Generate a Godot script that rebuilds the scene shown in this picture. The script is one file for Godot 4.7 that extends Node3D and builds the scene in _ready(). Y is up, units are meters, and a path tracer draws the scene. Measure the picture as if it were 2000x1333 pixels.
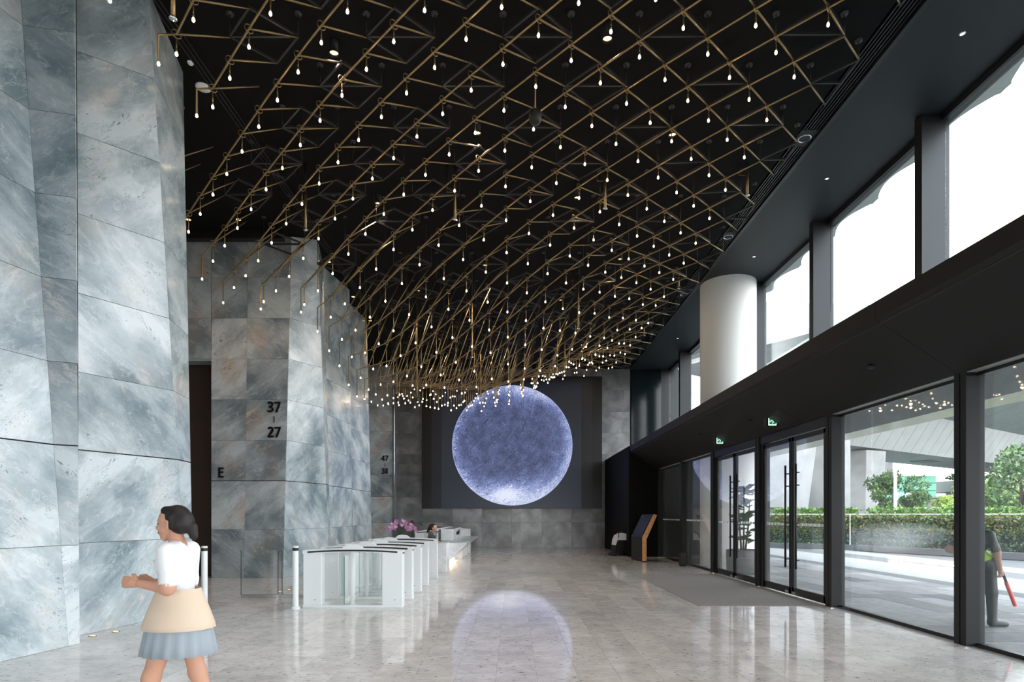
extends Node3D

var M := {}
var used := {}
var rng := RandomNumberGenerator.new()
const CEIL := 8.72

# ---------------------------------------------------------------- helpers
func new_st(smooth := false) -> SurfaceTool:
	var st := SurfaceTool.new()
	st.begin(Mesh.PRIMITIVE_TRIANGLES)
	st.set_smooth_group(0 if smooth else -1)
	return st

func tri(st: SurfaceTool, a: Vector3, b: Vector3, c: Vector3) -> void:
	st.add_vertex(a)
	st.add_vertex(c)
	st.add_vertex(b)

func quad(st: SurfaceTool, a: Vector3, b: Vector3, c: Vector3, d: Vector3) -> void:
	tri(st, a, b, c)
	tri(st, a, c, d)

func tri_out(st: SurfaceTool, a: Vector3, b: Vector3, c: Vector3, mid: Vector3) -> void:
	if (b - a).cross(c - a).dot((a + b + c) / 3.0 - mid) > 0.0:
		tri(st, a, b, c)
	else:
		tri(st, a, c, b)

func quad_out(st: SurfaceTool, a: Vector3, b: Vector3, c: Vector3, d: Vector3, mid: Vector3) -> void:
	if (c - a).cross(d - b).dot((a + b + c + d) / 4.0 - mid) > 0.0:
		quad(st, a, b, c, d)
	else:
		quad(st, a, d, c, b)

func box(st: SurfaceTool, c: Vector3, s: Vector3, b := Basis()) -> void:
	var h := s * 0.5
	var p := []
	for i in 8:
		p.append(c + b * Vector3(h.x if i & 1 else -h.x, h.y if i & 2 else -h.y, h.z if i & 4 else -h.z))
	for f in [[0, 1, 3, 2], [4, 5, 7, 6], [0, 1, 5, 4], [2, 3, 7, 6], [0, 2, 6, 4], [1, 3, 7, 5]]:
		quad_out(st, p[f[0]], p[f[1]], p[f[2]], p[f[3]], c)

func span(st: SurfaceTool, a: Vector3, b: Vector3, ch := 0.0) -> void:
	if ch > 0.0:
		rbox(st, (a + b) * 0.5, (b - a).abs(), ch)
	else:
		box(st, (a + b) * 0.5, (b - a).abs())

func rbox(st: SurfaceTool, c: Vector3, s: Vector3, ch: float, b := Basis()) -> void:
	var h := s * 0.5
	ch = minf(ch, minf(h.x, minf(h.y, h.z)) * 0.9)
	var v := {}
	for sx in [-1, 1]:
		for sy in [-1, 1]:
			for sz in [-1, 1]:
				for ax in 3:
					var q := Vector3(h.x - ch, h.y - ch, h.z - ch)
					q[ax] = h[ax]
					v[[sx, sy, sz, ax]] = c + b * (q * Vector3(sx, sy, sz))
	for s1 in [-1, 1]:
		quad_out(st, v[[s1, -1, -1, 0]], v[[s1, 1, -1, 0]], v[[s1, 1, 1, 0]], v[[s1, -1, 1, 0]], c)
		quad_out(st, v[[-1, s1, -1, 1]], v[[1, s1, -1, 1]], v[[1, s1, 1, 1]], v[[-1, s1, 1, 1]], c)
		quad_out(st, v[[-1, -1, s1, 2]], v[[1, -1, s1, 2]], v[[1, 1, s1, 2]], v[[-1, 1, s1, 2]], c)
		for s2 in [-1, 1]:
			quad_out(st, v[[s1, s2, -1, 0]], v[[s1, s2, 1, 0]], v[[s1, s2, 1, 1]], v[[s1, s2, -1, 1]], c)
			quad_out(st, v[[s1, -1, s2, 0]], v[[s1, 1, s2, 0]], v[[s1, 1, s2, 2]], v[[s1, -1, s2, 2]], c)
			quad_out(st, v[[-1, s1, s2, 1]], v[[1, s1, s2, 1]], v[[1, s1, s2, 2]], v[[-1, s1, s2, 2]], c)
			for s3 in [-1, 1]:
				tri_out(st, v[[s1, s2, s3, 0]], v[[s1, s2, s3, 1]], v[[s1, s2, s3, 2]], c)

func side_of(d: Vector3) -> Vector3:
	var u := Vector3.UP if absf(d.y) < 0.9 else Vector3.RIGHT
	return d.cross(u).normalized()

func tube(st: SurfaceTool, a: Vector3, b: Vector3, r: float, n := 8, r2 := -1.0) -> void:
	path(st, [a, b], [r, r if r2 < 0.0 else r2], n)

# a round pipe through points, mitred, closed at its ends
func path(st: SurfaceTool, pts: Array, rad, n := 8) -> void:
	var rings := []
	var prev := Vector3.ZERO
	for i in pts.size():
		var p: Vector3 = pts[i]
		var d := Vector3.ZERO
		if i > 0:
			d += (p - pts[i - 1]).normalized()
		if i < pts.size() - 1:
			d += (pts[i + 1] - p).normalized()
		d = d.normalized()
		var u: Vector3 = side_of(d) if i == 0 else (prev - d * prev.dot(d)).normalized()
		prev = u
		var w := d.cross(u)
		var r: float = rad[i] if rad is Array else rad
		var ring := []
		for k in n:
			var t := TAU * k / n
			ring.append(p + (u * cos(t) + w * sin(t)) * r)
		rings.append(ring)
	for i in pts.size() - 1:
		var m: Vector3 = (pts[i] + pts[i + 1]) * 0.5
		for k in n:
			var k2 := (k + 1) % n
			quad_out(st, rings[i][k], rings[i][k2], rings[i + 1][k2], rings[i + 1][k], m)
	for e in [0, pts.size() - 1]:
		var inside: Vector3 = pts[1] if e == 0 else pts[e - 1]
		for k in range(1, n - 1):
			tri_out(st, rings[e][0], rings[e][k], rings[e][k + 1], inside)

func lathe(st: SurfaceTool, prof: Array, n := 20, o := Vector3.ZERO, sq := Vector3.ONE) -> void:
	for i in prof.size() - 1:
		for k in n:
			var t0 := TAU * k / n
			var t1 := TAU * (k + 1) / n
			var a: Vector2 = prof[i]
			var b: Vector2 = prof[i + 1]
			var p0 := o + Vector3(cos(t0) * a.x, a.y, sin(t0) * a.x) * sq
			var p1 := o + Vector3(cos(t1) * a.x, a.y, sin(t1) * a.x) * sq
			var q0 := o + Vector3(cos(t0) * b.x, b.y, sin(t0) * b.x) * sq
			var q1 := o + Vector3(cos(t1) * b.x, b.y, sin(t1) * b.x) * sq
			if b.x > 0.0001:
				tri(st, p0, q0, q1)
			if a.x > 0.0001:
				tri(st, p0, q1, p1)

func ball(st: SurfaceTool, c: Vector3, r: Vector3, n := 12, m := 8) -> void:
	var prof := []
	for i in m + 1:
		var t := -PI / 2 + PI * i / m
		prof.append(Vector2(maxf(cos(t), 0.0), sin(t)))
	lathe(st, prof, n, c, r)

func torus(st: SurfaceTool, c: Vector3, axis: Vector3, big: float, r: float, n := 14, m := 6) -> void:
	var u := side_of(axis)
	var w := axis.cross(u).normalized()
	for i in n:
		for k in m:
			var q := []
			for e in [[i, k], [i + 1, k], [i + 1, k + 1], [i, k + 1]]:
				var t: float = TAU * e[0] / n
				var s: float = TAU * e[1] / m
				var d := u * cos(t) + w * sin(t)
				q.append(c + d * (big + r * cos(s)) + axis * (r * sin(s)))
			var t2 := TAU * (i + 0.5) / n
			quad_out(st, q[0], q[1], q[2], q[3], c + (u * cos(t2) + w * sin(t2)) * big)

# a flat outline (x, y) made thick along z from 0 to depth, then placed
func extrude(st: SurfaceTool, outline: Array, depth: float, at := Transform3D()) -> void:
	var poly := PackedVector2Array(outline)
	if Geometry2D.is_polygon_clockwise(poly):
		poly.reverse()
	var n := poly.size()
	var ids := Geometry2D.triangulate_polygon(poly)
	for i in range(0, ids.size(), 3):
		var t := [poly[ids[i]], poly[ids[i + 1]], poly[ids[i + 2]]]
		if (t[1] - t[0]).cross(t[2] - t[0]) < 0.0:
			t = [t[0], t[2], t[1]]
		var f := []
		var k := []
		for p in t:
			f.append(at * Vector3(p.x, p.y, depth))
			k.append(at * Vector3(p.x, p.y, 0))
		tri(st, f[0], f[1], f[2])
		tri(st, k[0], k[2], k[1])
	for i in n:
		var a := poly[i]
		var b := poly[(i + 1) % n]
		quad(st, at * Vector3(a.x, a.y, 0), at * Vector3(b.x, b.y, 0), at * Vector3(b.x, b.y, depth), at * Vector3(a.x, a.y, depth))

func shape(st: SurfaceTool) -> ArrayMesh:
	st.generate_normals()
	st.index()
	return st.commit()

func part(parent: Node, called: String, st: SurfaceTool, m: Material, at := Vector3.ZERO) -> MeshInstance3D:
	return put(parent, called, shape(st), m, at)

func put(parent: Node, called: String, mesh: Mesh, m: Material, at := Vector3.ZERO) -> MeshInstance3D:
	var o := MeshInstance3D.new()
	o.name = called
	o.mesh = mesh
	o.material_override = m
	o.position = at
	if parent == self:
		o.name = numbered(called)
	parent.add_child(o, true)
	return o

func numbered(called: String) -> String:
	if not used.has(called):
		used[called] = 0
		return called
	used[called] += 1
	return "%s_%03d" % [called, used[called]]

func thing(called: String, label: String, category: String, at := Vector3.ZERO, turn := 0.0, group := "") -> Node3D:
	var o := Node3D.new()
	o.name = numbered(called)
	o.position = at
	o.rotation.y = turn
	add_child(o)
	tag(o, label, category, group)
	return o

func tag(o: Node, label: String, category: String, group := "", kind := "") -> void:
	o.set_meta("label", label)
	o.set_meta("category", category)
	if group:
		o.set_meta("group", group)
	if kind:
		o.set_meta("kind", kind)

func setting(called: String, label: String, category: String) -> Node3D:
	var o := thing(called, label, category)
	o.set_meta("kind", "structure")
	return o

func copy(src: Node3D, at: Vector3, turn: float, label := "") -> Node3D:
	var base := String(src.name)
	var o: Node3D = src.duplicate()
	o.name = numbered(base)
	add_child(o)
	o.position = at
	o.rotation.y = turn
	if label:
		o.set_meta("label", label)
	return o

func mat(c: Color, rough := 0.6, metal := 0.0, spec := 0.5) -> StandardMaterial3D:
	var m := StandardMaterial3D.new()
	m.albedo_color = c
	m.roughness = rough
	m.metallic = metal
	m.metallic_specular = spec
	return m

func glow(c: Color, energy: float) -> StandardMaterial3D:
	var m := mat(c, 0.5)
	m.emission_enabled = true
	m.emission = c
	m.emission_energy_multiplier = energy
	return m

func pane_mat(c: Color, alpha: float) -> StandardMaterial3D:
	var m := mat(Color(c.r, c.g, c.b, alpha), 0.02)
	m.transparency = BaseMaterial3D.TRANSPARENCY_ALPHA
	return m

func noise(freq: float, seed_: int, oct := 4, warp := 0.0, kind := FastNoiseLite.TYPE_SIMPLEX_SMOOTH) -> FastNoiseLite:
	var n := FastNoiseLite.new()
	n.noise_type = kind
	n.seed = seed_
	n.frequency = freq
	n.fractal_type = FastNoiseLite.FRACTAL_FBM
	n.fractal_octaves = oct
	if warp > 0.0:
		n.domain_warp_enabled = true
		n.domain_warp_amplitude = warp
		n.domain_warp_frequency = freq * 0.8
		n.domain_warp_fractal_octaves = 3
	return n

func omni(at: Vector3, c: Color, e: float, size := 0.03, parent: Node = self) -> void:
	var l := OmniLight3D.new()
	l.name = "lamp_glow"
	l.position = at
	l.light_color = c
	l.light_energy = e
	l.light_size = size
	l.omni_range = 40.0
	l.omni_attenuation = 2.0
	l.shadow_enabled = true
	parent.add_child(l, true)

func spot(at: Vector3, dir: Vector3, c: Color, e: float, angle := 35.0, size := 0.05, soft := 0.6) -> void:
	var l := SpotLight3D.new()
	l.name = "spot_glow"
	l.light_color = c
	l.light_energy = e
	l.light_size = size
	l.spot_range = 40.0
	l.spot_attenuation = 2.0
	l.spot_angle = angle
	l.spot_angle_attenuation = soft
	l.shadow_enabled = true
	add_child(l, true)
	l.look_at_from_position(at, at + dir, Vector3.RIGHT if absf(dir.y) > 0.9 else Vector3.UP)

# ---------------------------------------------------------------- textures
func marble_tex(seed_: int, light: Color, dark: Color, warm: Color, warmth: float, size := 1024) -> ImageTexture:
	var im := Image.create(size, size, false, Image.FORMAT_RGB8)
	var cloud := noise(0.0028, seed_, 4, 90.0)
	var streak := noise(0.009, seed_ + 1, 5, 75.0)
	var vein := noise(0.006, seed_ + 2, 4, 120.0)
	var fleck := noise(0.05, seed_ + 3, 4, 14.0)
	var warmn := noise(0.0035, seed_ + 4, 4, 110.0)
	var wisp := noise(0.011, seed_ + 5, 5, 55.0)
	var grain := noise(0.16, seed_ + 6, 3)
	for y in size:
		for x in size:
			var a := (x * 0.80 + y * 0.60) * 0.33
			var b := (y * 0.80 - x * 0.60) * 1.15
			var c := cloud.get_noise_2d(x, y)
			var s := streak.get_noise_2d(a, b)
			var r := wisp.get_noise_2d(a * 1.2, b)
			var f := fleck.get_noise_2d(a * 2.0, b)
			var t := clampf(0.56 + c * 0.95 + s * 0.5 + f * 0.10 + grain.get_noise_2d(x, y) * 0.04, 0.0, 1.0)
			var col := dark.lerp(light, t)
			var w := clampf(warmn.get_noise_2d(x, y) * 2.4 - 0.3, 0.0, 1.0) * warmth
			w *= 0.45 + 0.9 * clampf(1.0 - absf(r) * 7.0, 0.0, 1.0)
			col = col.lerp(warm, minf(w, 1.0))
			var v := 1.0 - absf(r) * 17.0
			if v > 0.0:
				col = col.lerp(light.lightened(0.4), v * v * 0.5)
			var u := 1.0 - absf(s - 0.16) * 22.0
			if u > 0.0:
				col = col.lerp(dark, u * u * 0.35)
			var k := 1.0 - absf(vein.get_noise_2d(x, y)) * 30.0
			if k > 0.0:
				col = col.lerp(light.lightened(0.35), k * 0.4 * clampf(0.6 - s * 2.0, 0.0, 1.0))
			var g := absf(vein.get_noise_2d(a * 1.5 + 5000, b)) * 70.0
			if g < 1.0 and c > 0.1 and f > 0.02:
				col = col.lerp(dark.darkened(0.55), (1.0 - g) * 0.7)
			im.set_pixel(x, y, col)
	return ImageTexture.create_from_image(im)

func floor_tex(size := 1024) -> ImageTexture:
	var im := Image.create(size, size, false, Image.FORMAT_RGB8)
	var cloud := noise(0.006, 41, 4, 40.0)
	var fine := noise(0.03, 42, 4, 16.0)
	var fleck := noise(0.05, 43, 3, 18.0)
	var line := noise(0.012, 44, 4, 60.0)
	var light := Color(0.93, 0.925, 0.92)
	var mid := Color(0.83, 0.825, 0.82)
	var dark := Color(0.50, 0.49, 0.49)
	for y in size:
		for x in size:
			var c := clampf(0.62 + cloud.get_noise_2d(x * 0.7, y) * 0.8 + fine.get_noise_2d(x * 0.6, y) * 0.5, 0.0, 1.0)
			var col := mid.lerp(light, c)
			var f := fleck.get_noise_2d(x * 0.6, y)
			col = col.lerp(dark, clampf((f - 0.44) * 4.0, 0.0, 0.75))
			var v := 1.0 - absf(line.get_noise_2d(x * 0.8, y)) * 55.0
			if v > 0.0 and c < 0.7:
				col = col.lerp(dark, v * 0.32)
			im.set_pixel(x, y, col)
	return ImageTexture.create_from_image(im)

# the picture on the wall screen: nested dark rectangles and a disc of fine pale fibres
func screen_tex(w := 1090, h := 800) -> ImageTexture:
	var im := Image.create(w, h, false, Image.FORMAT_RGB8)
	var fib := noise(0.055, 71, 3, 12.0)
	var tone := noise(0.011, 72, 3, 20.0)
	var ppm := w / 8.72
	var cx := (4.37) * ppm
	var cy := (8.32 - 4.98) * ppm
	var rad := 2.92 * ppm
	var top := 0.30 * ppm
	for y in h:
		for x in w:
			var fx := float(x) / w
			var col := Color(0.025, 0.024, 0.027)
			if fx > 0.052 and fx < 0.947 and y > top * 0.4:
				col = Color(0.075, 0.075, 0.105) if fx < 0.5 else Color(0.075, 0.068, 0.082)
			if fx > 0.108 and fx < 0.885 and y > top:
				col = Color(0.085, 0.105, 0.145).lerp(Color(0.135, 0.165, 0.20), float(y) / h)
			var dx := (x - cx) / rad
			var dy := (y - cy) / rad
			var r := sqrt(dx * dx + dy * dy)
			if r < 1.0:
				var sway := tone.get_noise_2d(x * 0.6 + 300, y * 0.6) * 1.3 + 0.37
				var along := x * cos(sway) + y * sin(sway)
				var across := y * cos(sway) - x * sin(sway)
				var f := fib.get_noise_2d(along * 0.3, across * 1.8) * 0.95 + fib.get_noise_2d(across * 0.4 + 900, along * 2.0) * 0.45
				var edge := smoothstep(0.80, 0.995, r)
				var lowr := smoothstep(0.45, 1.0, r) * clampf(0.35 + dy * 0.75 + dx * 0.25, 0.0, 1.0)
				var hot := exp(-((dx + 0.1) * (dx + 0.1) * 22.0 + (dy - 0.82) * (dy - 0.82) * 90.0))
				var hot2 := exp(-((dx - 0.05) * (dx - 0.05) * 3.5 + (dy - 0.80) * (dy - 0.80) * 18.0)) * 0.3
				var top2 := exp(-((dx - 0.3) * (dx - 0.3) * 5.0 + (dy + 0.88) * (dy + 0.88) * 25.0)) * 0.3
				var b := 0.32 + tone.get_noise_2d(x, y) * 0.10 + edge * 0.26 + lowr * 0.22 + hot2 + top2
				b = b * (1.0 + f * 1.25) + hot * 0.75
				if r > 0.988:
					b = maxf(b, 0.75)
				b = clampf(b, 0.06, 1.0)
				var deep := Color(0.09, 0.11, 0.19)
				var pale := Color(0.61, 0.68, 0.93)
				col = deep.lerp(pale, minf(b * 1.22, 1.0)).lerp(Color(1, 1, 1), clampf((b - 0.78) * 3.2, 0.0, 1.0))
			im.set_pixel(x, y, col)
	return ImageTexture.create_from_image(im)

func cloud_tex(a: Color, b: Color, freq: float, seed_: int, size := 512) -> ImageTexture:
	var im := Image.create(size, size, false, Image.FORMAT_RGB8)
	var n := noise(freq, seed_, 5, 0.25 / freq)
	for y in size:
		for x in size:
			im.set_pixel(x, y, a.lerp(b, clampf(n.get_noise_2d(x, y) * 1.1 + 0.5, 0.0, 1.0)))
	return ImageTexture.create_from_image(im)

func textured(t: Texture2D, rough: float, metal := 0.0, scale := 0.0) -> StandardMaterial3D:
	var m := mat(Color.WHITE, rough, metal)
	m.albedo_texture = t
	if scale > 0.0:
		m.uv1_triplanar = true
		m.uv1_world_triplanar = true
		m.uv1_scale = Vector3.ONE * scale
	return m

func make_materials() -> void:
	M.marble = textured(marble_tex(3, Color(0.785, 0.825, 0.838), Color(0.47, 0.535, 0.56), Color(0.79, 0.765, 0.745), 0.7), 0.2)
	M.marble_rust = textured(marble_tex(19, Color(0.76, 0.785, 0.79), Color(0.45, 0.49, 0.51), Color(0.70, 0.60, 0.52), 0.9, 768), 0.22)
	M.white_marble = textured(marble_tex(33, Color(0.93, 0.935, 0.94), Color(0.80, 0.815, 0.83), Color(0.93, 0.93, 0.93), 0.2, 512), 0.2, 0.0, 0.9)
	var ft := floor_tex()
	M.floor = []
	for v in [1.0, 0.965, 0.985, 0.94]:
		var fm := textured(ft, 0.06)
		fm.metallic_specular = 0.46
		fm.albedo_color = Color(v, v, v)
		M.floor.append(fm)
	M.joint = mat(Color(0.42, 0.41, 0.40), 0.8)
	M.zinc = []
	var zt := cloud_tex(Color(0.41, 0.412, 0.415), Color(0.54, 0.542, 0.545), 0.008, 51)
	for v in [1.0, 0.93, 1.07]:
		var zm := textured(zt, 0.36, 0.5)
		zm.albedo_color = Color(v, v, v)
		M.zinc.append(zm)
	M.ceiling = mat(Color(0.034, 0.036, 0.04), 0.8, 0.0, 0.3)
	M.soffit = mat(Color(0.085, 0.115, 0.13), 0.6)
	M.black = mat(Color(0.07, 0.07, 0.072), 0.5)
	M.anod = mat(Color(0.155, 0.165, 0.17), 0.42, 0.3)
	M.anod_dark = mat(Color(0.10, 0.105, 0.11), 0.42, 0.2)
	M.canopy = mat(Color(0.085, 0.084, 0.083), 0.55, 0.0, 0.4)
	M.ink = mat(Color(0.035, 0.035, 0.037), 0.7, 0.0, 0.3)
	M.post = mat(Color(0.115, 0.12, 0.125), 0.5, 0.1, 0.4)
	M.brass = mat(Color(0.62, 0.53, 0.38), 0.36, 0.88)
	M.brass_dark = mat(Color(0.46, 0.37, 0.24), 0.38, 0.9)
	M.frame = mat(Color(0.20, 0.20, 0.20), 0.45, 0.3)
	M.bulb = glow(Color(1.0, 0.90, 0.76), 17.0)
	M.warm_disc = glow(Color(1.0, 0.80, 0.52), 4.5)
	M.cool_disc = glow(Color(0.93, 0.97, 1.0), 1.5)
	M.chrome = mat(Color(0.85, 0.86, 0.87), 0.18, 1.0)
	M.white = mat(Color(0.93, 0.945, 0.95), 0.3)
	M.plaster = mat(Color(0.90, 0.90, 0.88), 0.55)
	M.glass = pane_mat(Color(0.85, 0.93, 0.94), 0.05)
	M.rail_glass = pane_mat(Color(0.60, 0.76, 0.74), 0.03)
	M.glass_edge = mat(Color(0.18, 0.48, 0.44), 0.2)
	M.teal = mat(Color(0.05, 0.085, 0.095), 0.12)
	M.wood = textured(cloud_tex(Color(0.84, 0.60, 0.36), Color(0.92, 0.69, 0.44), 0.02, 77, 256), 0.45, 0.0, 1.5)
	M.brown = mat(Color(0.21, 0.125, 0.07), 0.5)
	M.mat_grey = textured(cloud_tex(Color(0.52, 0.52, 0.52), Color(0.63, 0.63, 0.625), 0.11, 88, 512), 0.95, 0.0, 0.5)
	M.bronze = mat(Color(0.13, 0.105, 0.085), 0.4, 0.6)
	M.paver = []
	for v in [0.35, 0.44, 0.39, 0.47]:
		M.paver.append(textured(cloud_tex(Color(v, v, v * 1.005), Color(v + 0.07, v + 0.07, v + 0.075), 0.06, int(v * 100), 128), 0.8, 0.0, 0.6))
	M.paver_dark = mat(Color(0.23, 0.235, 0.24), 0.8)
	M.road_light = mat(Color(0.50, 0.50, 0.495), 0.85)
	M.road_mid = mat(Color(0.32, 0.325, 0.33), 0.85)
	M.concrete = textured(cloud_tex(Color(0.50, 0.50, 0.495), Color(0.57, 0.57, 0.565), 0.03, 90, 256), 0.7, 0.0, 0.1)
	M.clad = mat(Color(0.56, 0.57, 0.555), 0.5)
	M.clad_dark = mat(Color(0.40, 0.43, 0.42), 0.5)
	M.wing = mat(Color(0.20, 0.205, 0.21), 0.6)
	M.canopy_metal = mat(Color(0.88, 0.85, 0.80), 0.22, 0.3)
	M.leaf = mat(Color(0.16, 0.30, 0.12), 0.5)
	M.petal = [mat(Color(0.82, 0.62, 0.78), 0.6), mat(Color(0.76, 0.50, 0.70), 0.6), mat(Color(0.88, 0.74, 0.84), 0.6)]
	M.pot = mat(Color(0.34, 0.34, 0.34), 0.6)
	M.soil = mat(Color(0.08, 0.10, 0.05), 0.95)
	M.bark = mat(Color(0.25, 0.19, 0.13), 0.9)
	M.foliage = mat(Color(1, 1, 1), 0.6)
	M.foliage.vertex_color_use_as_albedo = true
	M.foliage.backlight_enabled = true
	M.foliage.backlight = Color(0.35, 0.4, 0.2)
	M.skin = mat(Color(1, 1, 1), 0.6)
	M.skin.vertex_color_use_as_albedo = true
	M.hair = mat(Color(0.09, 0.06, 0.05), 0.5)

# ---------------------------------------------------------------- the room
const COURSES := [0.0, 1.24, 2.48, 3.52, 4.56, 5.60, 6.64, 7.68, 8.72]

func blend(f0: Vector2, f1: Vector2, t0: Vector2, t1: Vector2, s: float, y: float) -> Vector3:
	var k := y / CEIL
	var p := f0.lerp(t0, k).lerp(f1.lerp(t1, k), s)
	return Vector3(p.x, y, -p.y)

# one stone slab of a leaning facet, with its edges; room side to the right of f0 -> f1
func slab(f0: Vector2, f1: Vector2, t0: Vector2, t1: Vector2, s0: float, s1: float, ya: float, yb: float, proud: float) -> ArrayMesh:
	var st := new_st(true)
	var n := 3
	var e := blend(f0, f1, t0, t1, s1, ya) - blend(f0, f1, t0, t1, s0, ya)
	var up := blend(f0, f1, t0, t1, s0, yb) - blend(f0, f1, t0, t1, s0, ya)
	var nor := e.cross(up).normalized()
	var o := Vector2(rng.randf() * 0.45, rng.randf() * 0.6)
	var fl := -1.0 if rng.randf() < 0.5 else 1.0
	var fv := -1.0 if rng.randf() < 0.35 else 1.0
	var wide := e.length()
	var g := []
	var uv := []
	for j in n + 1:
		var row := []
		var urow := []
		for i in n + 1:
			var s := lerpf(s0, s1, float(i) / n)
			var y := lerpf(ya, yb, float(j) / n)
			row.append(blend(f0, f1, t0, t1, s, y) + nor * proud)
			var u := (wide * i / n) / 5.0
			var v := (yb - y) / 5.0
			urow.append(Vector2(o.x + (u if fl > 0 else 0.55 - u), o.y + (v if fv > 0 else 0.3 - v)))
		g.append(row)
		uv.append(urow)
	for j in n:
		for i in n:
			for q in [[j, i], [j + 1, i + 1], [j, i + 1], [j, i], [j + 1, i], [j + 1, i + 1]]:
				st.set_uv(uv[q[0]][q[1]])
				st.add_vertex(g[q[0]][q[1]])
	st.set_smooth_group(-1)
	var back := -nor * 0.03
	var ring := []
	for i in n + 1:
		ring.append([g[0][i], uv[0][i]])
	for j in range(1, n + 1):
		ring.append([g[j][n], uv[j][n]])
	for i in range(n - 1, -1, -1):
		ring.append([g[n][i], uv[n][i]])
	for j in range(n - 1, 0, -1):
		ring.append([g[j][0], uv[j][0]])
	for k in ring.size():
		var a = ring[k]
		var b = ring[(k + 1) % ring.size()]
		for q in [[a, 0], [b, 0], [b, 1], [a, 0], [b, 1], [a, 1]]:
			st.set_uv(q[0][1])
			st.add_vertex(q[0][0] + back * q[1])
	return shape(st)

func facet(wall: Node3D, m: Material, f0: Vector2, f1: Vector2, t0: Vector2, t1: Vector2, cuts := [0.0, 1.0], y0 := 0.0, backed := true) -> void:
	var len_ := maxf(f0.distance_to(f1), t0.distance_to(t1))
	for c in COURSES.size() - 1:
		var ya: float = COURSES[c]
		var yb: float = COURSES[c + 1]
		if ya < y0 - 0.2:
			continue
		var lower := 0.014 if c == 2 else 0.003
		for k in cuts.size() - 1:
			var a: float = cuts[k] + 0.002 / len_
			var b: float = cuts[k + 1] - 0.002 / len_
			put(wall, "stone_panel", slab(f0, f1, t0, t1, a, b, maxf(ya, y0) + lower, yb - 0.003, rng.randf() * 0.0015), m)
	if not backed:
		return
	var st := new_st(true)
	var back := func(s: float, y: float, off: float) -> Vector3:
		var t := (blend(f0, f1, t0, t1, 1, y) - blend(f0, f1, t0, t1, 0, y)).cross(Vector3.UP).normalized()
		return blend(f0, f1, t0, t1, s, y) - t * off
	for i in 2:
		for j in 12:
			var ya := lerpf(y0, CEIL, j / 12.0)
			var yb := lerpf(y0, CEIL, (j + 1) / 12.0)
			quad(st, back.call(i * 0.5, ya, 0.03), back.call(i * 0.5 + 0.5, ya, 0.03), back.call(i * 0.5 + 0.5, yb, 0.03), back.call(i * 0.5, yb, 0.03))
			quad(st, back.call(i * 0.5, ya, 0.045), back.call(i * 0.5, yb, 0.045), back.call(i * 0.5 + 0.5, yb, 0.045), back.call(i * 0.5 + 0.5, ya, 0.045))
	part(wall, "backing", st, M.black)

func v2(x: float, z: float) -> Vector2:
	return Vector2(x, z)

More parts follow.
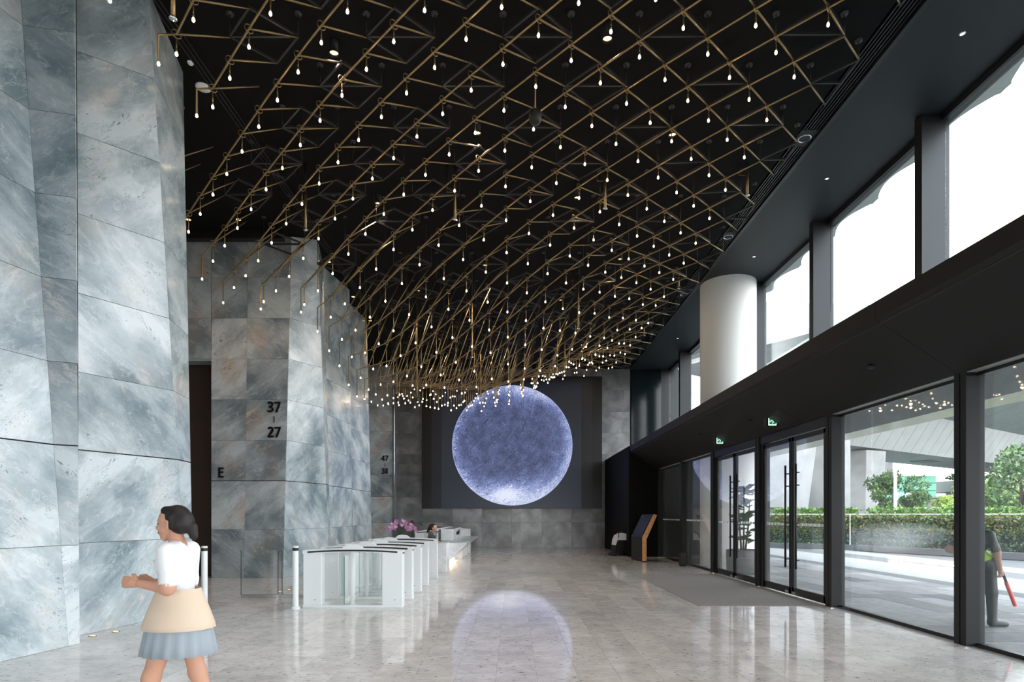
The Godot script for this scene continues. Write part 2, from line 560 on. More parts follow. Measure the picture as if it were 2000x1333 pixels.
func build_left() -> void:
	var w := setting("wall_left", "folded blue-grey marble wall of tall leaning stone facets", "wall")
	# the stretch beside and behind the camera
	facet(w, M.marble, v2(-6.5, -6), v2(-6.1, -0.4), v2(-7.0, -6), v2(-6.6, -0.4))
	facet(w, M.marble, v2(-6.2, -0.3), v2(-5.95, 5.0), v2(-6.8, -0.3), v2(-6.6, 5.0), [0.0, 0.5, 1.0])
	# first pair of facets
	facet(w, M.marble, v2(-5.95, 5.05), v2(-5.47, 7.37), v2(-6.62, 5.05), v2(-6.15, 7.42))
	facet(w, M.marble, v2(-5.47, 7.37), v2(-5.44, 7.52), v2(-6.15, 7.42), v2(-5.51, 7.52))
	# second
	facet(w, M.marble, v2(-5.84, 7.80), v2(-5.39, 9.92), v2(-5.95, 7.64), v2(-4.93, 8.1))
	facet(w, M.marble, v2(-5.39, 9.92), v2(-5.35, 10.03), v2(-4.93, 8.1), v2(-5.29, 9.6))
	# lift lobby
	facet(w, M.marble_rust, v2(-5.36, 10.05), v2(-9.6, 10.3), v2(-5.30, 9.62), v2(-9.6, 10.1), [0.0, 0.33, 0.66, 1.0])
	facet(w, M.marble_rust, v2(-9.6, 10.3), v2(-9.6, 15.3), v2(-9.6, 10.1), v2(-9.6, 15.3), [0.0, 0.5, 1.0])
	facet(w, M.marble_rust, v2(-7.70, 15.29), v2(-5.88, 15.29), v2(-7.70, 15.29), v2(-5.66, 15.29), [0.0, 0.46, 1.0])
	facet(w, M.marble_rust, v2(-9.6, 15.29), v2(-7.71, 15.29), v2(-9.6, 15.29), v2(-7.71, 15.29), [0.0, 1.0], 5.6)
	# third block: facets running to the far end
	facet(w, M.marble, v2(-5.87, 15.30), v2(-5.42, 17.65), v2(-5.65, 15.28), v2(-5.04, 15.45))
	facet(w, M.marble, v2(-5.42, 17.65), v2(-5.40, 17.80), v2(-5.04, 15.45), v2(-5.37, 16.95))
	facet(w, M.marble, v2(-5.52, 17.86), v2(-5.41, 20.2), v2(-5.44, 17.0), v2(-5.16, 18.9))
	facet(w, M.marble, v2(-5.41, 20.2), v2(-5.40, 20.35), v2(-5.16, 18.9), v2(-5.47, 19.7))
	facet(w, M.marble, v2(-5.50, 20.4), v2(-5.34, 22.7), v2(-5.52, 19.8), v2(-5.33, 21.8))
	facet(w, M.marble_rust, v2(-5.34, 22.72), v2(-9.6, 22.9), v2(-5.33, 21.82), v2(-9.6, 22.0), [0.0, 0.5, 1.0])
	# second lobby and its end wall
	facet(w, M.marble_rust, v2(-9.6, 22.9), v2(-9.6, 28.5), v2(-9.6, 22.0), v2(-9.6, 28.5), [0.0, 0.5, 1.0])
	facet(w, M.marble_rust, v2(-9.6, 28.5), v2(-5.72, 28.5), v2(-9.6, 28.5), v2(-5.72, 28.5), [0.0, 0.66, 1.0])
	var st := new_st()
	span(st, Vector3(-5.72, 0, -28.46), Vector3(-5.64, CEIL, -28.54), 0.006)
	part(w, "steel_edge", st, M.chrome)
	st = new_st()
	span(st, Vector3(-5.75, 0, -28.56), Vector3(-5.68, CEIL, -29.3))
	part(w, "return_panel", st, M.zinc[0])
	# tall brown doorway in the lobby wall
	var d := setting("door_5", "tall narrow dark brown doorway in the grey stone lobby wall", "door")
	st = new_st()
	span(st, Vector3(-9.6, 0, -15.75), Vector3(-7.70, 5.6, -15.8))
	part(d, "leaf", st, M.brown)
	st = new_st()
	span(st, Vector3(-7.70, 0, -15.33), Vector3(-7.66, 5.6, -15.8))
	part(d, "jamb", st, M.brown)
	st = new_st()
	span(st, Vector3(-9.6, 5.56, -15.33), Vector3(-7.66, 5.62, -15.8))
	part(d, "lintel", st, M.marble_rust)
	st = new_st()
	span(st, Vector3(-8.6, 0, -15.70), Vector3(-8.585, 5.56, -15.75))
	span(st, Vector3(-9.6, 2.78, -15.735), Vector3(-7.7, 2.79, -15.75))
	part(d, "seam", st, M.black)
	wall_text("37", Vector3(-6.09, 4.36, -15.265), 0.27)
	wall_text("27", Vector3(-6.09, 3.72, -15.265), 0.27)
	var bar := new_st()
	span(bar, Vector3(-6.095, 3.97, -15.275), Vector3(-6.08, 4.13, -15.25))
	tag(part(self, "floor_number_bar", bar, M.bronze), "thin bronze upright bar between numerals on the lobby wall by the brown doorway", "sign")
	wall_text("E", Vector3(-7.45, 2.69, -15.265), 0.26)
	wall_text("47", Vector3(-6.09, 4.30, -28.475), 0.26)
	wall_text("38", Vector3(-6.09, 3.69, -28.475), 0.26)
	bar = new_st()
	span(bar, Vector3(-6.095, 3.92, -28.485), Vector3(-6.08, 4.07, -28.46))
	tag(part(self, "floor_number_bar", bar, M.bronze), "thin bronze upright bar between numerals on the far stone strip", "sign")

func wall_text(t: String, at: Vector3, tall: float) -> void:
	var f := SystemFont.new()
	f.font_names = PackedStringArray(["Droid Sans"])
	f.font_weight = 700
	var tm := TextMesh.new()
	tm.text = t
	tm.font = f
	tm.font_size = 64
	tm.pixel_size = tall / 46.0
	tm.depth = 0.025
	var o := MeshInstance3D.new()
	o.name = numbered("wall_lettering")
	o.mesh = tm
	o.material_override = M.bronze
	o.position = at
	o.scale = Vector3(0.86, 1, 1)
	add_child(o)
	tag(o, {"37": "upper bronze numerals 37 on the lobby wall beside the brown doorway", "27": "lower bronze numerals 27 on the lobby wall beside the brown doorway", "E": "single bronze letter E low on the lobby wall by the brown doorway", "47": "upper bronze numerals 47 on the far stone strip by the screen wall", "38": "lower bronze numerals 38 on the far stone strip by the screen wall"}[t], "lettering")

func build_floor() -> void:
	var fl := setting("floor", "polished pale grey stone floor of long staggered slabs", "floor")
	var st := new_st()
	span(st, Vector3(-9.8, -0.3, 6.0), Vector3(5.9, -0.022, -29.4))
	part(fl, "bed", st, M.joint)
	var all := []
	var col := 0
	var x := -9.6
	while x < 5.62:
		var z := 4.9 - fposmod(col * 0.57 + (0.9 if col % 2 else 0.0), 1.6)
		z = 4.37 + [0.0, 0.53, 1.07][col % 3] - 6.0 * 1.61 - 0.2
		while z < 29.1:
			var x1 := minf(x + 0.41, 5.64)
			var z1 := minf(z + 1.61, 29.2)
			if not (x < -7.0 and z < 9.0):
				all.append([x, x1, z, z1])
			z += 1.61
		x += 0.41
		col += 1
	var score := func(t) -> float:
		var zc: float = (t[2] + t[3]) * 0.5
		var xc: float = (t[0] + t[1]) * 0.5
		if zc < 5.6 or absf(xc) > zc * 0.88 or xc < -5.7:
			return 1000.0 + zc
		return zc
	all.sort_custom(func(a, b): return score.call(a) < score.call(b))
	var rest := new_st()
	for i in all.size():
		var t: Array = all[i]
		var g := 0.0009
		var a := Vector3(t[0] + g, 0, -(t[2] + g))
		var b := Vector3(t[1] - g, 0, -(t[3] - g))
		var o := Vector2(rng.randf(), rng.randf())
		var use := rest if i >= 300 else new_st()
		for q in [[a.x, a.z], [b.x, a.z], [b.x, b.z], [a.x, a.z], [b.x, b.z], [a.x, b.z]]:
			pass
		var p := [Vector3(a.x, 0, a.z), Vector3(b.x, 0, a.z), Vector3(b.x, 0, b.z), Vector3(a.x, 0, b.z)]
		for k in [0, 2, 1, 0, 3, 2]:
			use.set_uv(o + Vector2(p[k].x - a.x, a.z - p[k].z) / 3.2)
			use.add_vertex(p[k])
		for k in 4:
			var u: Vector3 = p[k]
			var v: Vector3 = p[(k + 1) % 4]
			use.set_uv(o)
			quad(use, u, u + Vector3(0, -0.02, 0), v + Vector3(0, -0.02, 0), v)
		if i < 300:
			part(fl, "tile", use, M.floor[rng.randi() % 4])
	var r := part(fl, "far_tiles", rest, M.floor[1])
	r.set_meta("kind", "stuff")
	# the wide grey mat inside the entrance
	st = new_st()
	span(st, Vector3(3.29, 0.0, -10.59), Vector3(5.5, 0.008, -16.34), 0.003)
	var m := part(self, "entrance_mat", st, M.mat_grey)
	tag(m, "wide grey ribbed entrance mat on the floor inside the glass doors", "mat")
	st = new_st()
	for k in 62:
		var xx := 3.33 + k * 0.035
		span(st, Vector3(xx, 0.008, -10.63), Vector3(xx + 0.018, 0.0105, -16.3))
	var rb := part(m, "ribs", st, M.mat_grey)
	rb.set_meta("kind", "stuff")
	# pairs of round uplights let into the floor by the stone
	for p in [[-5.60, 7.98], [-5.49, 8.28], [-4.9, 12.6], [-4.82, 12.9], [-4.74, 13.2]]:
		var u := thing("floor_uplight", "small round brass uplight set into the floor by the marble wall" if p[1] < 9 else "small round brass uplight in the floor before the dark lobby wall", "light", Vector3(p[0], 0, -p[1]), 0.0, "uplights by the front marble facets" if p[1] < 9 else "uplights in the lift lobby floor")
		st = new_st(true)
		lathe(st, [v2(0.05, 0.0), v2(0.05, 0.006), v2(0.036, 0.008), v2(0.036, 0.004)], 16)
		part(u, "bezel", st, M.brass)
		st = new_st()
		lathe(st, [v2(0.036, 0.0045), v2(0.0, 0.0045)], 16)
		part(u, "lens_light", st, M.warm_disc)

func zinc_panel(w: Node3D, a: Vector3, b: Vector3) -> void:
	var st := new_st()
	var o := Vector2(rng.randf(), rng.randf())
	var z := a.z
	var g := 0.004
	var p := [Vector3(a.x + g, a.y + g, z), Vector3(b.x - g, a.y + g, z), Vector3(b.x - g, b.y - g, z), Vector3(a.x + g, b.y - g, z)]
	for k in [0, 2, 1, 0, 3, 2]:
		st.set_uv(o + Vector2(p[k].x, -p[k].y) / 4.0)
		st.add_vertex(p[k])
	st.set_uv(o)
	for k in 4:
		quad(st, p[k], p[k] + Vector3(0, 0, -0.03), p[(k + 1) % 4] + Vector3(0, 0, -0.03), p[(k + 1) % 4])
	part(w, "metal_panel", st, M.zinc[rng.randi() % 3])

func build_back() -> void:
	var w := setting("wall_back", "dark mottled metal panel wall behind the big screen", "wall")
	var xs := [-5.70, -5.83 + 0.13 + 1.29, -2.95, -1.50, -0.07, 1.40, 2.85, 4.31, 5.70]
	for c in COURSES.size() - 1:
		for k in xs.size() - 1:
			if c >= 2 and c < 7 and k >= 1 and k < 7:
				continue
			zinc_panel(w, Vector3(xs[k], COURSES[c], -29.16), Vector3(xs[k + 1], COURSES[c + 1], -29.16))
	var st := new_st()
	span(st, Vector3(-9.8, -0.3, -29.19), Vector3(8.4, 9.2, -29.5))
	part(w, "backing", st, M.black)
	st = new_st()
	span(st, Vector3(5.74, 4.3, -29.1), Vector3(7.2, 8.68, -29.18), 0.005)
	part(w, "dark_glass_panel", st, M.teal)
	st = new_st()
	span(st, Vector3(5.74, 0.0, -29.1), Vector3(8.3, 4.25, -29.18), 0.005)
	part(w, "dark_lower_panel", st, M.anod_dark)
	# the wall behind the camera
	var f := setting("wall_front", "plain dark wall closing the lobby behind the viewer", "wall")
	st = new_st()
	span(st, Vector3(-9.8, 3.4, 6.0), Vector3(8.4, 9.2, 6.3))
	part(f, "upper_panel", st, M.zinc[1])
	st = new_st()
	span(st, Vector3(-9.8, -0.3, 6.0), Vector3(-5.0, 3.4, 6.3))
	part(f, "side_panel", st, M.zinc[1])
	st = new_st()
	span(st, Vector3(5.3, -0.3, 6.0), Vector3(8.4, 3.4, 6.3))
	part(f, "side_panel", st, M.zinc[1])
	for k in 4:
		st = new_st()
		span(st, Vector3(-5.0 + k * 2.6, 0.0, 6.14), Vector3(-2.5 + k * 2.6, 3.4, 6.15))
		part(f, "pane", st, M.glass)
		st = new_st()
		span(st, Vector3(-2.5 + k * 2.6, 0.0, 6.05), Vector3(-2.4 + k * 2.6, 3.4, 6.25))
		part(f, "mullion", st, M.anod)
	var e := setting("wall_left_end", "outer stone backing wall of the lift lobbies", "wall")
	st = new_st()
	span(st, Vector3(-9.95, -0.3, 6.3), Vector3(-9.75, 9.2, -29.5))
	part(e, "panel", st, M.black)
	# screen
	var s := thing("wall_screen", "huge wall screen showing a pale blue fibrous disc on navy", "screen", Vector3(-0.05, 5.12, -29.06))
	st = new_st()
	box(st, Vector3.ZERO, Vector3(8.72, 6.4, 0.14))
	part(s, "housing", st, M.black)
	var m := mat(Color(0.01, 0.01, 0.012), 0.35)
	m.emission_enabled = true
	m.emission = Color.BLACK
	m.emission_texture = screen_tex()
	m.emission_energy_multiplier = 1.0
	st = new_st()
	var q := [Vector3(-4.35, -3.19, 0.075), Vector3(4.35, -3.19, 0.075), Vector3(4.35, 3.19, 0.075), Vector3(-4.35, 3.19, 0.075)]
	var u := [Vector2(0, 1), Vector2(1, 1), Vector2(1, 0), Vector2(0, 0)]
	for k in [0, 2, 1, 0, 3, 2]:
		st.set_uv(u[k])
		st.add_vertex(q[k])
	part(s, "screen_face", st, m)
	var al := AreaLight3D.new()
	al.name = "screen_glow"
	al.area_size = Vector2(5.6, 5.6)
	al.light_color = Color(0.62, 0.68, 0.95)
	al.light_energy = 0.9
	al.area_range = 40.0
	al.shadow_enabled = true
	al.position = Vector3(-0.05, 4.98, -28.9)
	al.rotation.y = PI
	add_child(al)

func build_ceiling() -> void:
	var c := setting("ceiling", "flat matt black ceiling above the hanging lamps", "ceiling")
	var st := new_st()
	span(st, Vector3(-9.95, CEIL, 6.3), Vector3(5.30, CEIL + 0.4, -29.5))
	part(c, "slab", st, M.ceiling)
	# ventilation strip with slats along the window side
	st = new_st()
	span(st, Vector3(5.30, CEIL + 0.18, 6.3), Vector3(5.72, CEIL + 0.4, -29.5))
	part(c, "vent_trough", st, M.black)
	var lamp_z := [3.3, 7.3, 11.3, 15.3, 19.3, 23.3, 27.3]
	for k in lamp_z.size():
		var z: float = lamp_z[k]
		st = new_st()
		span(st, Vector3(5.33, CEIL - 0.002, -z + 0.24), Vector3(5.66, CEIL + 0.1, -z - 0.24))
		part(c, "light_plate", st, M.soffit)
		var z0 := z + 0.24
		var z1: float = z + 3.76 if k < lamp_z.size() - 1 else 29.1
		for n in 6:
			st = new_st()
			span(st, Vector3(5.345 + n * 0.054, CEIL - 0.004, -z0), Vector3(5.345 + n * 0.054 + 0.022, CEIL + 0.06, -z1))
			part(c, "vent_slat", st, M.anod_dark)
	st = new_st()
	span(st, Vector3(5.665, CEIL - 0.05, 6.3), Vector3(5.74, CEIL + 0.4, -29.5))
	part(c, "edge_strip", st, M.anod)
	st = new_st()
	span(st, Vector3(5.74, CEIL - 0.03, 6.3), Vector3(7.72, CEIL + 0.4, -29.5))
	part(c, "window_soffit", st, M.soffit)
	# slot diffuser on the stone side
	st = new_st()
	for dx in [0.0, 0.07, 0.14]:
		span(st, Vector3(-5.02 + dx, CEIL - 0.012, 6.0), Vector3(-5.0 + dx, CEIL, -29.1))
	part(c, "slot_diffuser", st, M.anod)
	# fascia hanging over the first lobby
	st = new_st()
	span(st, Vector3(-9.6, CEIL - 0.22, -14.9), Vector3(-5.75, CEIL, -15.1))
	part(c, "lobby_fascia", st, M.black)

func window_pane(w: Node3D, a: Vector3, b: Vector3, m: Material = null) -> void:
	var st := new_st()
	span(st, a, b)
	part(w, "pane", st, m if m else M.glass)

func build_right() -> void:
	var st: SurfaceTool
	# lower posts
	var posts := []
	for n in range(-4, 6):
		posts.append(7.32 + 3.09 * n)
	var p := setting("trim_1", "row of dark grey metal posts between the ground floor panes", "posts")
	for z in posts:
		st = new_st()
		span(st, Vector3(5.53, 0.012, -z), Vector3(5.77, 3.39, -(z + 0.09)), 0.006)
		span(st, Vector3(5.545, 0.012, -(z + 0.09)), Vector3(5.77, 3.39, -(z + 0.11)))
		span(st, Vector3(5.53, 0.012, -(z + 0.11)), Vector3(5.77, 3.39, -(z + 0.2)), 0.006)
		part(p, "post", st, M.post)
		st = new_st()
		span(st, Vector3(5.525, 0.0, -(z - 0.004)), Vector3(5.775, 0.014, -(z + 0.2)))
		part(p, "post_foot", st, M.chrome)
	# ground floor panes and doors
	var wn := 1
	for n in posts.size() - 1:
		var z0: float = posts[n] + 0.2
		var z1: float = posts[n + 1]
		var doorway := n == 5 or n == 6
		if not doorway:
			var w := setting("window_%d" % wn, "tall clear ground floor pane between dark metal posts", "window")
			w.set_meta("group", "ground floor panes of the glass front")
			wn += 1
			window_pane(w, Vector3(5.70, 0.05, -z0), Vector3(5.712, 3.36, -z1))
			st = new_st()
			span(st, Vector3(5.67, 0.0, -z0), Vector3(5.75, 0.05, -z1))
			part(w, "sill", st, M.anod_dark)
			st = new_st()
			span(st, Vector3(5.67, 3.32, -z0), Vector3(5.75, 3.39, -z1))
			part(w, "head", st, M.anod_dark)
			st = new_st()
			span(st, Vector3(5.545, 3.362, -z0), Vector3(5.67, 3.37, -z1))
			part(w, "reveal", st, M.clad)
			if n >= 7:
				st = new_st()
				for k in 8:
					var a := lerpf(z0, z1, k / 8.0)
					span(st, Vector3(5.694, 1.42, -(a + 0.03)), Vector3(5.699, 1.47, -(a + (z1 - z0) / 8.0 - 0.03)))
				part(w, "safety_strip", st, M.white)
		else:
			var dn := n - 4
			var d := setting("door_%d" % dn, "pair of tall black framed glass doors with long bar handles", "door")
			d.set_meta("group", "glass entrance doors")
			st = new_st()
			span(st, Vector3(5.56, 3.20, -z0), Vector3(5.75, 3.39, -z1), 0.005)
			part(d, "head_frame", st, M.anod_dark)
			for k in 2:
				st = new_st()
				var zz := z0 if k == 0 else z1 - 0.1
				span(st, Vector3(5.58, 0.0, -zz), Vector3(5.75, 3.2, -(zz + 0.1)), 0.005)
				part(d, "jamb", st, M.anod_dark)
			var mid := (z0 + z1) * 0.5
			for k in 2:
				var a := z0 + 0.11 if k == 0 else mid + 0.02
				var b := mid - 0.02 if k == 0 else z1 - 0.11
				var leaf := Node3D.new()
				leaf.name = "door_leaf"
				d.add_child(leaf, true)
				st = new_st()
				span(st, Vector3(5.60, 0.02, -a), Vector3(5.66, 3.18, -(a + 0.085)), 0.004)
				span(st, Vector3(5.60, 0.02, -(b - 0.085)), Vector3(5.66, 3.18, -b), 0.004)
				span(st, Vector3(5.60, 0.02, -a), Vector3(5.66, 0.16, -b), 0.004)
				span(st, Vector3(5.60, 3.09, -a), Vector3(5.66, 3.18, -b), 0.004)
				part(leaf, "leaf_frame", st, M.anod_dark)
				st = new_st()
				span(st, Vector3(5.625, 0.16, -(a + 0.085)), Vector3(5.637, 3.09, -(b - 0.085)))
				part(leaf, "pane", st, M.glass)
				st = new_st(true)
				var hz := b - 0.30 if k == 0 else a + 0.11
				tube(st, Vector3(5.54, 0.55, -hz), Vector3(5.54, 2.62, -hz), 0.02, 10)
				for hy in [0.72, 1.45, 2.2, 2.45]:
					tube(st, Vector3(5.54, hy, -hz), Vector3(5.61, hy, -hz), 0.014, 6)
				part(leaf, "bar_handle", st, M.black)
				st = new_st()
				for q in 7:
					var za := lerpf(a + 0.1, b - 0.1, q / 7.0)
					span(st, Vector3(5.618, 1.40, -(za + 0.02)), Vector3(5.624, 1.45, -(za + (b - a - 0.2) / 7.0 - 0.02)))
				part(leaf, "safety_strip", st, M.white)
				st = new_st()
				span(st, Vector3(5.57, 0.02, -(b - 0.2 if k == 0 else a + 0.05)), Vector3(5.60, 0.09, -(b - 0.05 if k == 0 else a + 0.2)), 0.004)
				part(leaf, "floor_lock", st, M.chrome)
	# the deep dark bulkhead over the doors, cut into long panels
	var cn := setting("trim_2", "deep sloping charcoal bulkhead above the entrance doors", "bulkhead")
	var seams := [-6.3, -4.5, -0.5, 3.45, 7.44, 11.45, 15.45, 19.45, 23.1]
	for k in seams.size() - 1:
		st = new_st()
		var prof := [v2(4.5, 4.27), v2(4.5, 4.05), v2(5.53, 3.37), v2(5.80, 3.37), v2(5.80, 4.27)]
		extrude(st, prof, seams[k + 1] - seams[k] - 0.006, Transform3D(Basis(), Vector3(0, 0, -seams[k + 1] + 0.003)))
		part(cn, "bulkhead_panel", st, M.canopy)
	st = new_st()
	span(st, Vector3(4.56, 4.0, 6.3), Vector3(5.7, 4.2, -23.05))
	span(st, Vector3(5.80, 3.5, 6.3), Vector3(7.72, 4.27, -29.3))
	part(cn, "bulkhead_core", st, M.black)
	# dark return wall closing the bulkhead at its far end
	var r := setting("trim_3", "black return wall closing the end of the bulkhead behind the kiosk", "wall")
	st = new_st()
	span(st, Vector3(4.46, 0.0, -23.1), Vector3(5.80, 4.27, -29.1), 0.01)
	part(r, "panel", st, M.ink)
	# upper glazing
	var up := setting("trim_4", "row of broad grey metal mullions between the tall upper panes", "mullions")
	var mz := []
	for n in range(-4, 6):
		mz.append(10.56 + 3.82 * n)
	for z in mz:
		if z > 29.0:
			continue
		st = new_st()
		span(st, Vector3(7.2, 4.27, -z), Vector3(7.70, CEIL - 0.03, -(z + 0.19)), 0.008)
		part(up, "mullion", st, M.anod)
	st = new_st()
	span(st, Vector3(7.2, 4.27, 6.3), Vector3(7.70, 4.40, -29.1))
	part(up, "upper_sill", st, M.anod)
	st = new_st()
	span(st, Vector3(7.56, CEIL - 0.14, 6.3), Vector3(7.70, CEIL - 0.02, -29.1))
	part(up, "upper_head", st, M.anod)
	for n in mz.size() - 1:
		var z0: float = mz[n] + 0.19
		var z1: float = minf(mz[n + 1], 29.1)
		if z0 > 29.0:
			continue
		var w := setting("window_%d" % wn, "tall upper pane above the bulkhead open to the white sky", "window")
		w.set_meta("group", "upper panes of the glass front")
		wn += 1
		window_pane(w, Vector3(7.62, 4.40, -z0), Vector3(7.632, CEIL - 0.14, -z1))
	# pale scalloped eave outside the upper panes
	var e := setting("trim_5", "pale scalloped eave edge outside the upper panes", "eave")
	var z := -6.0
	while z < 29.0:
		var out := [v2(7.74, z), v2(8.02, z), v2(8.03, z + 0.12)]
		for k in 9:
			var t := k / 8.0
			out.append(v2(7.98 - sin(t * PI) * 0.2, z + 0.15 + t * 1.45))
		out.append_array([v2(8.02, z + 1.63), v2(8.02, z + 1.745), v2(7.74, z + 1.745)])
		st = new_st()
		extrude(st, out, 0.1, Transform3D(Basis(Vector3(1, 0, 0), Vector3(0, 0, -1), Vector3(0, 1, 0)), Vector3(0, CEIL - 0.16, 0)))
		part(e, "scallop", st, M.clad)
		z += 1.75
	st = new_st()
	span(st, Vector3(7.72, CEIL - 0.05, 6.3), Vector3(7.9, CEIL + 0.8, -30.0))
	part(e, "parapet", st, M.clad)
	# white round column
	var c := setting("trim_6", "big smooth white round column behind the bulkhead", "column")
	st = new_st(true)
	lathe(st, [v2(0.82, 0.0), v2(0.82, CEIL - 0.02)], 64, Vector3(6.6, 0, -18.4))
	part(c, "shaft", st, M.plaster)
	# lit exit signs under the bulkhead
	for k in 2:
		var at := Vector3(5.20, 3.56, -12.2) if k == 0 else Vector3(5.20, 3.56, -15.3)
		var s := thing("exit_sign", "small green and white exit sign box above the nearer glass doors" if k == 0 else "small green and white exit sign box above the doors by the potted plant", "sign", at)
		s.scale = Vector3.ONE * 1.35
		st = new_st()
		extrude(st, [v2(-0.03, -0.09), v2(0.0, -0.11), v2(0.26, -0.075), v2(0.26, 0.06), v2(-0.03, 0.09)], 0.1, Transform3D(Basis(), Vector3(0, 0, -0.1)))
		part(s, "case", st, M.black)
		st = new_st()
		span(st, Vector3(0.0, 0.05, -0.06), Vector3(0.05, 0.2, -0.03))
		part(s, "bracket", st, M.black)
		st = new_st()
		span(st, Vector3(0.0, -0.09, 0.0), Vector3(0.12, 0.085, 0.006))
		part(s, "sign_panel", st, glow(Color(0.85, 1.0, 0.93), 1.3))
		st = new_st()
		span(st, Vector3(0.012, -0.075, 0.006), Vector3(0.108, 0.07, 0.009))
		var green := part(s, "green_sign_field", st, glow(Color(0.10, 0.55, 0.36), 0.6))
		st = new_st()
		ball(st, Vector3(0.068, 0.047, 0.011), Vector3(0.012, 0.012, 0.003), 8, 4)
		for l in [[0.062, 0.032, 0.05, -0.005], [0.05, -0.005, 0.03, -0.03], [0.05, -0.005, 0.068, -0.03], [0.068, -0.03, 0.06, -0.06], [0.03, -0.03, 0.018, -0.035], [0.062, 0.026, 0.085, 0.012], [0.06, 0.03, 0.035, 0.02]]:
			tube(st, Vector3(l[0], l[1], 0.011), Vector3(l[2], l[3], 0.011), 0.0055, 5)
		part(green, "running_sign_figure", st, glow(Color(0.9, 1.0, 0.95), 1.2))
		st = new_st()
		span(st, Vector3(0.15, -0.02, 0.0), Vector3(0.19, 0.02, 0.004))
		part(s, "indicator_light", st, glow(Color(1.0, 0.9, 0.75), 0.7))
	for q in [[12.9, 5.12], [8.4, 5.02], [15.8, 4.95]]:
		st = new_st(true)
		var yy: float = 4.05 - (q[1] - 4.5) * 0.66
		ball(st, Vector3(q[1], yy - 0.01, -q[0]), Vector3(0.06, 0.03, 0.06), 12, 6)
		tag(part(self, "smoke_detector", st, M.black), "small round black detector on the sloping bulkhead", "detector", "detectors under the bulkhead")
	for k in 4:
		st = new_st(true)
		var a := TAU * k / 4.0
		var xx := 4.95 + cos(a) * 0.11
		lathe(st, [v2(0.05, 0.0), v2(0.05, 0.012), v2(0.0, 0.012)], 12)
		var o := part(self, "spot_fitting", st, M.black, Vector3(xx, 4.05 - (xx - 4.5) * 0.66 - 0.012, -18.3 + sin(a) * 0.16))
		o.rotation.z = -0.583
		tag(o, "tiny black round spot fitting, one of four under the bulkhead", "light", "cluster of four spot fittings")

# ---------------------------------------------------------------- the hanging lamp field
const STEP := 0.483
const EYE := 1.62
# height of the pipe net above eye level, every 2 m: rows at depth 6, 8 ... 28, columns at x = -7, -5 ... 5
const NET := [
	[6.30, 6.40, 6.50, 6.53, 6.62, 6.72, 6.74],
	[6.25, 6.38, 6.52, 6.56, 6.66, 6.75, 6.77],
	[6.15, 6.27, 6.43, 6.53, 6.65, 6.75, 6.77],
	[5.93, 6.03, 6.18, 6.31, 6.46, 6.58, 6.68],
	[5.64, 5.53, 5.62, 5.81, 6.12, 6.37, 6.50],
	[5.29, 5.13, 4.96, 5.18, 5.60, 6.25, 6.42],
	[5.10, 4.82, 4.45, 4.59, 5.11, 5.91, 6.50],
	[4.90, 4.55, 4.30, 4.27, 5.00, 5.80, 6.48],
	[5.00, 4.85, 4.72, 4.68, 5.20, 5.99, 6.40],
	[5.40, 5.25, 5.12, 5.10, 5.65, 6.46, 6.46],
	[5.90, 5.75, 5.62, 5.62, 6.10, 6.57, 6.58],
	[6.30, 6.20, 6.10, 6.10, 6.40, 6.60, 6.60]]

func cub(a: float, b: float, c: float, d: float, t: float) -> float:
	return cubic_interpolate(b, c, a, d, t)

func net_y(x: float, z: float) -> float:
	var fx := clampf((x + 7.0) / 2.0, 0.0, 5.999)
	var fz := clampf((z - 6.0) / 2.0, 0.0, 10.999)
	var i := int(fx)
	var j := int(fz)
	var col := []
	for dj in [-1, 0, 1, 2]:
		var r: Array = NET[clampi(j + dj, 0, 11)]
		col.append(cub(r[clampi(i - 1, 0, 6)], r[i], r[i + 1], r[clampi(i + 2, 0, 6)], fx - i))
	return EYE + cub(col[0], col[1], col[2], col[3], fz - j)

func frame_y(x: float, z: float) -> float:
	return maxf(EYE + 6.78 - 0.45 * smoothstep(9.0, 17.0, z), net_y(x, z) + 0.04)

func lat(k: int, r: int) -> Vector2:
	return v2((k - 1.2957) * STEP, (r + 16.548) * STEP)

func node_at(k: int, r: int) -> Vector3:
	var p := lat(k, r)
	return Vector3(p.x, net_y(p.x, p.y), -p.y)

func tip_at(k: int, r: int) -> Vector3:
	var p := lat(k, r)
	return Vector3(p.x, frame_y(p.x, p.y), -p.y)

func has_lamp(k: int, r: int) -> bool:
	var p := lat(k, r)
	if k > 10 or r < -5 or p.y > 27.3:
		return false
	if p.y > 10.1 and p.y < 14.4:
		return p.x > -6.75
	return p.x > -4.75

func stem_len(k: int, r: int) -> float:
	var d := tip_at(k, r).y - node_at(k, r).y
	var loose := fposmod(sin(k * 12.99 + r * 78.23) * 437.58, 1.0) - 0.45
	return clampf(0.13 + 0.31 * d, 0.2, 0.6) + loose * 0.3 * smoothstep(15.0, 19.0, lat(k, r).y)

func bulb_shape(st: SurfaceTool, top: Vector3) -> void:
	lathe(st, [v2(0.0, -0.053), v2(0.011, -0.050), v2(0.0185, -0.038), v2(0.0195, -0.027), v2(0.016, -0.011), v2(0.010, 0.0)], 8, top)

func pendant_shape(st: SurfaceTool, o: Vector3, a_dir: Vector3, long: float) -> void:
	torus(st, o, a_dir, 0.058, 0.0075, 14, 5)
	path(st, [o + Vector3(0, -0.055, 0), o + Vector3(0, -long, 0)], 0.0095, 6)
	path(st, [o + Vector3(0, -long + 0.045, 0), o + Vector3(0, -long, 0)], 0.0145, 8)

